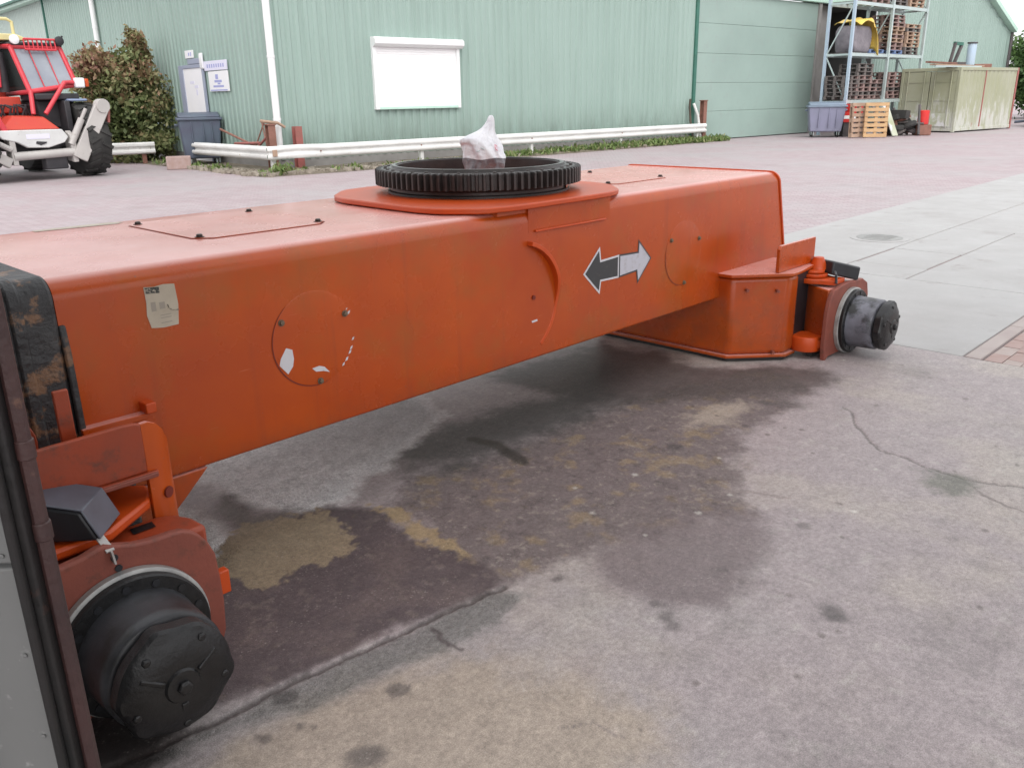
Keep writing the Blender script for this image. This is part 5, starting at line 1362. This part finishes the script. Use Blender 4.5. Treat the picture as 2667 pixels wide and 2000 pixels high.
def tarp():
    rs_ = np.random.RandomState(8); nu, nv = 26, 18; vs = []; fs = []
    for j in range(nv):
        for i in range(nu):
            u_ = -1 + 2 * i / (nu - 1); v_ = -1 + 2 * j / (nv - 1)
            x = u_ * .9; y = v_ * .60
            z = .20 - .16 * u_ * u_ - .05 * v_ * v_ + .03 * math.sin(5 * u_ + 2 * v_) + .03 * math.sin(7 * v_ - 3 * u_)
            dr = max(0, u_ - .25) * 1.25 + max(0, -v_ - .62) * (.55 if u_ > .1 else .15)
            vs.append((x - max(0, u_ - .55) * .55, y + max(0, -v_ - .7) * .25, z - dr + .02 * math.sin(9 * v_)))
    for j in range(nv - 1):
        for i in range(nu - 1): fs.append((j * nu + i, j * nu + i + 1, (j + 1) * nu + i + 1, (j + 1) * nu + i))
    b_ = MB(); b_.add(vs, fs); o_ = b_.build('yellow_tarpaulin', 'tarp_yellow', ang=70)
    s_ = o_.modifiers.new('thick', 'SOLIDIFY'); s_.thickness = .015
    o_.location = rk(1.35, .42, LEV[1] + 1.12); o_.rotation_euler = (0, 0, RZW)
    tag(o_, 'yellow tarpaulin draped over the sack on the middle shelf', 'tarpaulin')
tarp()
# clutter on the ground below the rack
def standing_pallet(label, loc, rz, tilt, m):
    r = thing('standing_pallet', label, 'pallet', loc, rz)
    Rm = Matrix.Rotation(R(90 + tilt), 4, 'X') @ Matrix.Rotation(R(90), 4, 'Z')
    def pc(nm, b_):
        b_.xf(Matrix.Translation((0, 0, .61)) @ Rm); b_.build(nm, m, r)
    for i in range(7): pc('deck_board', MB().box(-.6 + i * .18, -.6 + i * .18 + .12, -.4, .4, .122, .144))
    for i in range(3): pc('stringer_board', MB().box(-.6, .6, -.4 + i * .35, -.4 + i * .35 + .10, .10, .1215))
    for i in range(3): pc('bottom_board', MB().box(-.6, .6, -.4 + i * .35, -.4 + i * .35 + .10, 0, .022))
    for i in range(3):
        for j in range(3): pc('block', MB().box(-.6 + i * .5275, -.455 + i * .5275, -.4 + j * .35, -.3 + j * .35, .0225, .0995))
    return r
standing_pallet('bright fresh wooden pallet standing on end in front of the rack', (13.45, 32.5, 0), R(-12), -4, 'wood_fresh')
standing_pallet('tan pallet standing edge-on left of the bright pallet', (12.86, 32.75, 0), R(28), -3, 'wood_tan')
o = MB().box(-.35, .35, -.3, .3, 0, .38).build('red_crate', 'paint_red', bev=.02); o.location = (13.25, 34.2, .78); o.rotation_euler = (0, 0, RZW); tag(o, 'bright red crate behind the standing pallets', 'crate')
o = MB().box(-.5, .6, -.35, .35, 0, .77).build('dark_machine_block', 'scrap_dark', bev=.03); o.location = (13.25, 34.25, 0); o.rotation_euler = (0, 0, RZW); tag(o, 'dark block under the red crate', 'block')
r = thing('red_barrier', 'red and white striped barrier board beside the lavender bin', 'barrier', (12.88, 33.5, 0), R(10))
for i, m in enumerate(('paint_red', 'white_paint', 'paint_red')):
    MB().box(-.25, .25, 0, .04, .52 + i * .12, .638 + i * .12).build('stripe', m, r)
MB().box(-.2, .2, .041, .08, 0, .88).build('back_frame', 'scrap_dark', r)
rr = random.Random(31)
for i in range(8):
    x, y = 14.0 + (i // 2) * .42 + rr.uniform(0, .1) + (i % 2) * .18, 33.1 + rr.uniform(0, 1.2)
    lab = (('leftmost', 'second', 'third', 'rightmost')[i // 2] + ' of four') + (' leaning scrap planks under the rack', ' leaning black pipes under the rack')[i % 2]
    if i % 2 == 0:
        o = MB().bar((x, y, .02), (x + rr.uniform(-.5, .3), y + .5, rr.uniform(.8, 1.25)), .16, .03).build('scrap_plank', rr.choice(('wood_grey', 'scrap_dark', 'wood_tan')))
        tag(o, lab, 'plank', 'planks under the rack')
    else:
        o = MB().tube([(x, y, .03), (x + rr.uniform(-.4, .2), y + .4, rr.uniform(.7, 1.1))], .05, 8).build('scrap_pipe', 'scrap_dark'); tag(o, lab, 'pipe', 'pipes under the rack')
def heap(label, loc, sx_, sy_, sz_, n_, seed, mats):
    h = thing('scrap_heap', label, 'scrap', loc, RZW); q = random.Random(seed)
    for i in range(n_):
        t = i / n_; z = sz_ * t * q.uniform(.4, 1); x = q.uniform(-1, 1) * sx_ * (1 - t * .6); y = q.uniform(-1, 1) * sy_ * (1 - t * .6)
        Mx = Matrix.Translation((x, y, z + .1)) @ Matrix.Rotation(q.uniform(0, 6), 4, 'Z') @ Matrix.Rotation(q.uniform(-.5, .5), 4, 'X')
        k_ = q.random(); b_ = MB()
        if k_ < .4: b_.box(-q.uniform(.15, .4), q.uniform(.15, .4), -.12, q.uniform(.05, .2), -.1, q.uniform(.05, .2))
        elif k_ < .7: b_.lathe([(.14, -.09), (.28, -.1), (.32, -.05), (.32, .05), (.28, .1), (.14, .09)], n=16, cap=False)
        else: b_.tube([(-q.uniform(.4, .8), 0, 0), (0, q.uniform(-.1, .1), .05), (q.uniform(.4, .8), 0, 0)], q.uniform(.03, .07), 8)
        b_.xf(Mx); b_.build('scrap_piece', q.choice(mats), h)
    return h
heap('low dark scrap heap under the right bay of the rack', (14.95, 33.95, 0), .85, .5, .75, 34, 12, ('scrap_dark', 'scrap_dark', 'rubber', 'machine_grey', 'wood_grey', 'rust_brown'))
o = MB().bar((14.45, 33.0, .02), (14.15, 33.55, 1.2), .30, .03).build('pale_board', 'container_pale'); tag(o, 'pale greenish board leaning right of the bright pallet', 'board')
o = MB().lathe([(.16, 0), (.2, .02), (.2, .5), (.16, .52)], n=20).build('red_drum', 'paint_red'); o.location = (15.75, 33.7, .38); tag(o, 'small red drum beside the container', 'drum')
o = MB().box(-.25, .25, -.25, .25, 0, .38).build('drum_stand', 'rust_brown', bev=.02); o.location = (15.75, 33.7, 0); tag(o, 'rusty box under the small red drum', 'box')

# ================================================================== OLD CONTAINER
def container():
    AZ = .93
    c = thing('steel_container', 'weathered olive steel container streaked with white in front of the gabled hall', 'container', (17.75, 35.3, 0), PI / 2 - AZ)
    L_, W_, H_ = 4.9, 2.45, 2.45
    def wall_ribs(n, w_):
        pts = []; p = w_ / n
        for i in range(n): pts += [(i * p, 0), (i * p + p * .35, 0), (i * p + p * .5, .03), (i * p + p * .85, .03)]
        pts.append((w_, 0)); return pts
    # long side (faces the yard, y = 0)
    for k, (a, e, m) in enumerate(((0.12, 2.1, 'container'), (2.1, L_ - .12, 'container'))):
        pts = wall_ribs(7, e - a - .03); vs = [(a + x, y + .02, .16) for x, y in pts] + [(a + x, y + .02, H_ - .12) for x, y in pts]; n_ = len(pts)
        b_ = MB(); b_.add(vs, [(i, i + 1, n_ + i + 1, n_ + i) for i in range(n_ - 1)]); b_.build('side_panel', m, c, ang=0)
    b_ = MB(); b_.box(2.06, 2.12, 0.0, .06, .16, H_ - .12); b_.build('side_post', 'rust_pinkred', c, bev=.01)
    # door end (x = 0)
    for k, (a, e) in enumerate(((.13, 1.20), (1.23, W_ - .13))):
        b_ = MB(); b_.box(.02, .06, a, e, .18, H_ - .14); d = b_.build('door_leaf', 'container', c, bev=.01)
        for y in (a + .2, e - .2):
            q = MB(); q.tube([(-.02, y, .15), (-.02, y, H_ - .1)], .022, 8); q.build('lock_bar', 'container', d)
        for z in (.5, 1.2, 1.9):
            q = MB(); q.box(.0, .021, a + .05, e - .05, z, z + .05); q.build('door_rib', 'container', d)
        q = MB(); q.box(-.004, .0195, a + .1, e - .1, .22, .72); q.build('white_smear', 'container_pale', d)
    for x, y in ((0, 0), (0, W_ - .12), (L_ - .12, 0), (L_ - .12, W_ - .12)):
        b_ = MB(); b_.box(x, x + .12, y, y + .12, 0, H_); b_.build('corner_post', 'container' if x == 0 else 'rust_pinkred', c, bev=.01)
    b_ = MB(); b_.box(.12, L_ - .12, 0, .12, .04, .16); b_.box(.12, L_ - .12, 0, .12, H_ - .12, H_); b_.box(0, .12, .12, W_ - .12, .04, .17); b_.box(0, .12, .12, W_ - .12, H_ - .13, H_); b_.build('frame_rail', 'container', c, bev=.01)
    b_ = MB(); b_.box(.12, L_ - .12, .12, W_, H_ - .06, H_ - .02); b_.box(.12, L_, W_ - .1, W_ - .05, .1, H_ - .1); b_.box(L_ - .1, L_ - .05, .1, W_ - .1, .1, H_ - .1); b_.build('roof', 'container', c)
    return c
cont = container()
CZ = 2.45
def cw(x, y, z=CZ):
    s_, c_ = math.sin(.93), math.cos(.93); return Vector((17.75 + s_ * x - c_ * y, 35.3 + c_ * x + s_ * y, z))
for lab, p0, p1, wd, hd, m in (('long pale plank lying across the container top', (-1.3, .5, CZ + .1), (2.3, .35, CZ + .06), .22, .05, 'wood_tan'),
                               ('dark reddish plank stacked on the container top', (-1.2, .75, CZ + .2), (.8, .7, CZ + .16), .2, .06, 'rust_brown'),
                               ('galvanised rail lying along the container top edge', (-1.5, .3, CZ + .03), (1.8, .15, CZ + .03), .1, .05, 'steel_galv')):
    o = MB().bar(cw(*p0), cw(*p1), wd, hd).build('plank', m); tag(o, lab, 'plank')
r = thing('twisted_scrap', 'dark twisted steel frame standing on the container', 'scrap', cw(1.0, .8), R(30))
MB().bar((-.4, 0, .02), (-.15, 0, .95), .09, .09).build('strut', 'scrap_dark', r)
MB().bar((-.2, .02, .92), (.35, .02, .9), .09, .12).build('strut', 'green_trim', r)
MB().bar((.3, .03, .85), (-.05, .03, .15), .1, .1).build('strut', 'scrap_dark', r)
MB().box(-.3, .5, -.15, .2, 0, .22).build('base', 'scrap_dark', r, bev=.02)
r = thing('blue_grey_drum', 'slim blue-grey cylinder standing on the container', 'cylinder', cw(2.2, .8), 0)
MB().lathe([(.17, .0), (.17, .9), (.15, .94), (.15, 1.0), (0, 1.0)], n=18).build('body', 'steel_blue', r)
MB().lathe([(.2, .94), (.2, .99)], n=18).build('cap', 'scrap_dark', r)
o = MB().box(-.35, .35, -.2, .2, 0, .15).build('rusty_block', 'rust_brown', bev=.02); o.location = cw(2.75, .6); tag(o, 'rusty block on the container right of the cylinder', 'block')

# dark things right of the container
for i in range(4):
    o = MB().lathe([(.2, -.1), (.34, -.11), (.38, -.06), (.38, .06), (.34, .11), (.2, .1)], n=22, cap=False).build('old_tyre', 'rubber')
    o.location = (23.4 + (i % 2) * .25, 39.0 + (i % 2) * .3, .11 + i * .22); tag(o, ('lowest', 'second lowest', 'third', 'topmost')[i] + ' black tyre in the pile right of the container', 'tyre', 'tyres right of the container')
o = lump('blue_tarp_bundle', (24.0, 39.2, .75), .55, .45, .5, 'bin_blue', 'dark blue bundle at the right edge beside the container', 'bundle', 17)
heap('dark heap behind the blue bundle at the right edge', (24.6, 40.4, 0), 1.3, .9, 1.7, 60, 19, ('scrap_dark', 'scrap_dark', 'rubber', 'bin_blue', 'rust_brown'))

# ================================================================== VEGETATION
def crown_pts(c, r, n_, seed, squash=(1, 1, 1), clumps=60):
    rs_ = np.random.RandomState(seed); P_ = []; T_ = []
    cc = rs_.normal(size=(clumps, 3)); cc /= np.linalg.norm(cc, axis=1)[:, None]; cc *= rs_.uniform(.35, 1, clumps)[:, None] ** .6
    tint = rs_.uniform(0, 1, clumps)
    for i in range(n_):
        k = rs_.randint(clumps); p = cc[k] + rs_.normal(size=3) * .15
        P_.append((c[0] + p[0] * r * squash[0], c[1] + p[1] * r * squash[1], max(.03, c[2] + p[2] * r * squash[2]))); T_.append(min(1, max(0, tint[k] * .7 + rs_.uniform(-.15, .3))))
    return np.array(P_), np.array(T_)
SHZ = .86
sh = thing('ivy_shrub', 'tall bushy shrub with green and reddish leaves against the left wall', 'shrub', (-11.05, 25.9, 0))
for i in range(7):
    a = random.uniform(0, 6); 
    MB().tube([(random.uniform(-.5, .5), random.uniform(-.2, .2), 0), (math.cos(a) * .5, .1, 1.4), (math.cos(a) * .9, .1, random.uniform(2.4, 3.2))], [.05, .035, .01], 6).build('stem', 'bark', sh)
rs = np.random.RandomState(33); P_ = []; T_ = []
cl = []
for i in range(120):
    z = rs.uniform(.15, 3.35); wdt = 1.12 - .10 * abs(z - 1.2) - max(0, z - 2.7) * .55
    cl.append((rs.uniform(-wdt, wdt), rs.uniform(-.5, .4), z, rs.uniform(0, 1)))
for i in range(14): cl.append((rs.uniform(.35, .75), rs.uniform(-.2, .2), 3.3 + i * .055, .5))
for i in range(8): cl.append((rs.uniform(-.9, -.2), rs.uniform(-.2, .2), 3.2 + i * .04, .7))
for k in range(24000):
    c = cl[rs.randint(len(cl))]; s_ = .17 if c[2] < 3.3 else .08
    p = (c[0] + rs.normal() * s_, c[1] + rs.normal() * s_, max(.04, (c[2] + rs.normal() * s_) * SHZ)); P_.append(p)
    hgt = sstepf(1.0, 3.0, p[2]); T_.append(min(1, max(0, c[3] * .55 + rs.uniform(-.15, .2) + hgt * .35)))
o = leaf_obj('foliage', P_, .095, 'leaf_shrub', sh, seed=2, tint=np.array(T_)); o['kind'] = 'stuff'
for i, (x, y, h_, r_, lab) in enumerate(((30.2, 51.0, 2.6, 2.3, 'green leafy tree at the right edge behind the gabled hall'), (35.5, 55.0, 3.2, 2.8, 'green tree farther right beyond the gabled hall'))):
    t = thing('leafy_tree', lab, 'tree', (x, y, 0))
    MB().tube([(0, 0, 0), (.1, 0, h_ * .5), (0, .1, h_)], [.22, .16, .07], 10).build('trunk', 'bark', t)
    for k in range(5):
        a = k * 1.3; MB().tube([(.05, 0, h_ * .5), (math.cos(a) * r_ * .4, math.sin(a) * r_ * .4, h_ * .85), (math.cos(a) * r_ * .7, math.sin(a) * r_ * .7, h_ * 1.15)], [.09, .05, .02], 6).build('limb', 'bark', t)
    p_, tt = crown_pts((0, 0, h_), r_, 9000, 50 + i, (1, 1, .9)); o = leaf_obj('crown', p_, .16, 'leaf_tree', t, seed=9 + i, tint=tt); o['kind'] = 'stuff'

# ================================================================== RED MACHINE at the left
mc = thing('red_work_machine', 'red articulated work machine with grey loader arms parked at the left edge', 'machine', (-10.52, 19.9, 0), math.atan2(.776, .63))
def machine():
    # wheels
    def wheel(x, y, lab):
        h = bpy.data.objects.new('wheel', None); col.objects.link(h); h.parent = mc; h.location = (x, y, .83); tag(h, lab)
        b_ = MB(); b_.lathe([(.42, -.24), (.60, -.27), (.76, -.26), (.80, -.2), (.80, .2), (.76, .26), (.60, .27), (.42, .24)], ax='x', n=40, cap=False); b_.build('tyre', 'rubber', h)
        b_ = MB()
        for k in range(18):
            for s_ in (-1, 1):
                a = 2 * PI * (k + (.25 if s_ > 0 else -.25)) / 18; a2 = a + .16
                p0 = (s_ * .26, .79 * math.cos(a2), .79 * math.sin(a2)); p1 = (s_ * .02, .81 * math.cos(a), .81 * math.sin(a))
                b_.bar(p0, p1, .075, .06, (0, math.cos(a), math.sin(a)))
        b_.build('tread_lugs', 'rubber', h)
        b_ = MB(); b_.lathe([(.43, -.22), (.40, -.16), (.2, -.08), (.2, .08), (.40, .16), (.43, .22)], ax='x', n=28, cap=False); b_.lathe([(.2, -.1), (.12, -.13), (0, -.13)], ax='x', n=20, cap=False); b_.lathe([(.2, .1), (.12, .13), (0, .13)], ax='x', n=20, cap=False); b_.build('rim', 'machine_grey', h)
    wheel(1.28, .5, 'big front tyre nearest the shrub'); wheel(-1.20, .5, 'front tyre at the picture edge'); wheel(1.25, 3.3, 'rear tyre'); wheel(-1.2, 3.3, 'rear tyre')
    B_ = lambda: MB()
    B_().box(-.95, 1.05, .38, .62, .68, .98).build('axle', 'machine_black', mc, bev=.03)
    B_().box(-.45, .55, .15, 4.2, .62, 1.10).build('chassis', 'machine_black', mc, bev=.03)
    B_().box(.05, .55, -.05, .2, .22, .50).build('tow_block', 'machine_black', mc, bev=.03)
    # bonnet and front plate
    b_ = B_(); b_.add([(-.75, -.02, 1.10), (.52, -.02, 1.09), (.58, .9, 1.10), (-.75, .9, 1.10), (-.35, .25, 1.40), (.30, .22, 1.36), (.35, .9, 1.40), (-.55, .9, 1.40)],
                      [(3, 2, 1, 0), (4, 5, 6, 7), (0, 1, 5, 4), (1, 2, 6, 5), (2, 3, 7, 6), (3, 0, 4, 7)]); b_.build('bonnet', 'machine_red', mc, bev=.03)
    B_().prism([(-.95, 1.10), (.50, 1.09), (.62, .92), (.52, .80), (.15, .70), (-.30, .72), (-.50, .84), (-.80, .92)], 'y', -.12, .0).build('front_plate', 'machine_white', mc, bev=.02)
    B_().prism([(-.10, .85), (.12, .83), (.10, .80), (-.02, .76), (-.12, .80)], 'y', -.135, -.11).build('plate_slot', 'machine_black', mc)
    B_().box(-.30, .20, -.128, -.119, .90, 1.0).build('plate_badge', 'sign_lilac', mc)
    B_().tube([(-.62, -.05, .54), (.75, -.05, .58)], .095, 14).build('front_tube', 'machine_grey', mc)
    for s_, x in ((1, .72), (-1, -.60)):
        B_().prism([(-.10, .35), (-.10, .95), (.12, 1.05), (.2, .9), (.2, .38)], 'x', x - .06, x + .06).build('arm_bracket', 'machine_grey', mc, bev=.015)
    # loader arms: right one raised, left one low
    b_ = B_(); b_.bar((.80, -.10, .42), (1.42, -.25, 1.54), .16, .32); b_.build('loader_arm', 'machine_grey', mc, bev=.02)
    b_ = B_(); b_.lathe([(.16, -.10), (.16, .10)], (1.43, -.25, 1.57), 'y', 18); b_.build('arm_pivot', 'machine_grey', mc, bev=.01)
    b_ = B_(); b_.bar((1.40, -.2, 1.5), (1.62, -.2, 1.52), .1, .12); b_.bar((1.60, -.2, 1.5), (1.55, -.2, 1.2), .06, .1); b_.build('arm_hook', 'rust_pinkred', mc, bev=.01)
    b_ = B_(); b_.tube([(.68, -.06, .75), (.98, -.12, 1.30)], .075, 12); b_.tube([(.98, -.12, 1.30), (1.10, -.15, 1.52)], .04, 10); b_.build('lift_cylinder', 'machine_grey', mc)
    b_ = B_(); b_.bar((-.72, -.10, .40), (-1.75, -.30, 1.02), .12, .22); b_.build('loader_arm', 'machine_grey', mc, bev=.02)
    b_ = B_(); b_.tube([(-.66, -.1, .70), (-1.3, -.2, 1.05), (-1.7, -.22, 1.25)], .06, 10); b_.build('lift_cylinder', 'machine_grey', mc)
    # fender
    b_ = B_(); pf = []
    for k in range(8):
        a = R(150 - k * 16); pf.append((.5 - .93 * math.cos(a) * -1 * -1, .83 + .90 * math.sin(a)))
    b_.box(.92, 1.38, .25, .85, 1.68, 1.74); b_.build('fender', 'machine_fender', mc, bev=.03)
    B_().box(.80, .93, .2, .9, 1.0, 1.70).build('fender_plate', 'machine_black', mc, bev=.02)
    # cab: x .12..1.22, front at y=.5, back y=1.9
    B_().box(.35, 1.2, .55, 2.0, 1.10, 1.72).build('cab_base', 'machine_black', mc, bev=.04)
    cabf = bpy.data.objects.new('cab', None); col.objects.link(cabf); cabf.parent = mc; tag(cabf, 'red tube-framed cab with light windscreen')
    FL, FR, TL, TR = (.20, .45, 1.90), (1.26, .45, 2.05), (.06, .72, 2.86), (1.14, .72, 2.86)
    BL, BR, UL, UR = (.16, 1.9, 1.85), (1.22, 1.9, 1.9), (.06, 1.85, 2.90), (1.14, 1.85, 2.90)
    for p0, p1 in ((FL, TL), (FR, TR), (TL, TR), (FL, FR), (BL, UL), (BR, UR), (TL, UL), (TR, UR), (UL, UR), (FL, BL)):
        B_().tube([p0, p1], .055, 10).build('frame_tube', 'machine_pink', cabf)
    b_ = B_(); b_.add([FL, FR, TR, TL], [(0, 1, 2, 3)]); b_.build('windscreen', 'glass', cabf, ang=0)
    b_ = B_(); b_.add([FL, BL, UL, TL], [(0, 1, 2, 3)]); b_.build('side_window', 'glass_dark', cabf, ang=0)
    b_ = B_(); b_.add([FR, BR, UR, TR], [(0, 1, 2, 3)]); b_.build('side_window', 'glass_dark', cabf, ang=0)
    b_ = B_(); b_.add([BL, BR, UR, UL], [(0, 1, 2, 3)]); b_.build('rear_window', 'glass', cabf, ang=0)
    for x in (.55, .9):
        t0 = (x - .2) / 1.06; B_().tube([(FL[0] + (FR[0] - FL[0]) * t0, .43, FL[2] + .02), (TL[0] + (TR[0] - TL[0]) * t0, .69, TL[2])], .012, 6).build('screen_bar', 'machine_pink', cabf)
    B_().box(.06, 1.16, .66, 1.9, 2.88, 2.96).build('cab_roof', 'machine_black', cabf, bev=.03)
    B_().box(.30, 1.0, .75, 1.3, 1.7, 2.0).build('seat_console', 'plastic_grey_top', cabf, bev=.05)
    B_().box(.45, .85, 1.3, 1.45, 1.9, 2.6).build('seat_back', 'plastic_grey_top', cabf, bev=.06)
    # roof guard grille
    for z in (2.80, 3.02): B_().tube([(.32, .58, z), (1.0, .58, z)], .024, 8).build('guard_bar', 'machine_pink', cabf)
    for k in range(8): B_().tube([(.32 + k * .097, .58, 2.80), (.32 + k * .097, .60, 3.02)], .016, 6).build('guard_bar', 'machine_pink', cabf)
    for x in (.12, 1.10):
        b_ = B_(); b_.lathe([(.085, 0), (.10, -.02), (.10, -.07), (.06, -.09)], (x, .62, 3.0), 'y', 16); b_.build('work_light', 'lamp_white' if x < .5 else 'machine_black', cabf)
    B_().tube([(1.16, .7, 2.85), (1.22, .66, 3.12)], .02, 6).build('aerial_stub', 'machine_black', cabf)
    B_().box(.25, 1.25, .35, .56, 1.72, 1.86).build('dash_panel', 'machine_black', cabf, bev=.03)
    b_ = B_(); b_.box(1.18, 1.40, .28, .42, 1.98, 2.20); b_.build('headlight', 'lamp_white', mc, bev=.03)
    b_ = B_(); b_.box(1.41, 1.50, .30, .40, 2.0, 2.18); b_.build('indicator', 'orange_bright', mc, bev=.02)
    # red struts from the cab down to the bonnet
    B_().tube([(.20, .42, 1.92), (.12, .30, 1.42)], .05, 10).build('strut', 'machine_pink', mc)
    B_().tube([(1.16, .38, 2.10), (.95, .34, 2.10), (.38, .28, 1.42)], .05, 10).build('strut', 'machine_pink', mc)
    # engine side at the left: louvred house with yellow top
    B_().box(-1.25, .0, 1.2, 3.6, 1.10, 1.95).build('engine_lower', 'machine_red', mc, bev=.04)
    B_().box(-1.2, -.28, 1.1, 2.8, 1.95, 2.95).build('engine_house', 'machine_black', mc, bev=.03)
    for k in range(16): B_().box(-1.18, -.30, 1.075, 1.10, 2.0 + k * .058, 2.03 + k * .058).build('louvre', 'machine_grey' if k % 2 else 'machine_black', mc)
    B_().prism([(-1.3, 3.0), (-1.3, 3.14), (.34, 3.14), (.54, 3.06), (.56, 3.0)], 'y', .95, 2.6).build('yellow_canopy', 'paint_yellow', mc, bev=.02)
    b_ = B_(); b_.tube([(-1.2, 1.1, 3.46), (.25, 1.1, 3.46), (.35, 1.1, 3.40), (.35, 1.1, 3.13)], .035, 8); b_.tube([(-.3, 1.1, 3.46), (-.3, 1.1, 3.13)], .03, 8); b_.build('canopy_rail', 'paint_yellow', mc)
    B_().box(-1.2, .15, 1.3, 2.4, 3.141, 3.38).build('canopy_box', 'paint_yellow', mc, bev=.04)
    B_().bar((-.28, .9, 2.0), (-.20, .9, 2.90), .14, .10).build('exhaust_shield', 'machine_pink', mc, bev=.02)
    B_().tube([(-.12, 1.0, 1.9), (-.12, 1.0, 2.75)], .12, 14).build('exhaust', 'machine_black', mc)
    # hoses and red bodywork beside the bonnet
    B_().box(-.45, .10, .75, 1.2, 1.45, 1.80).build('valve_block', 'machine_red', mc, bev=.03)
    rr_ = random.Random(2)
    for k in range(9):
        x = -.5 + k * .09
        B_().tube([(x, .5, 1.38), (x + rr_.uniform(-.1, .1), .42, 1.52 + rr_.uniform(0, .1)), (x + rr_.uniform(-.1, .1), .7, 1.62)], .024, 8).build('hose', 'machine_black', mc)
    B_().bar((-1.6, .1, 1.75), (-.72, .0, 1.15), .10, .16).build('red_guard_arm', 'machine_red', mc, bev=.02)
    B_().bar((-.80, -.05, 1.35), (-.64, -.05, .95), .09, .12).build('red_lever', 'machine_pink', mc, bev=.02)
machine()
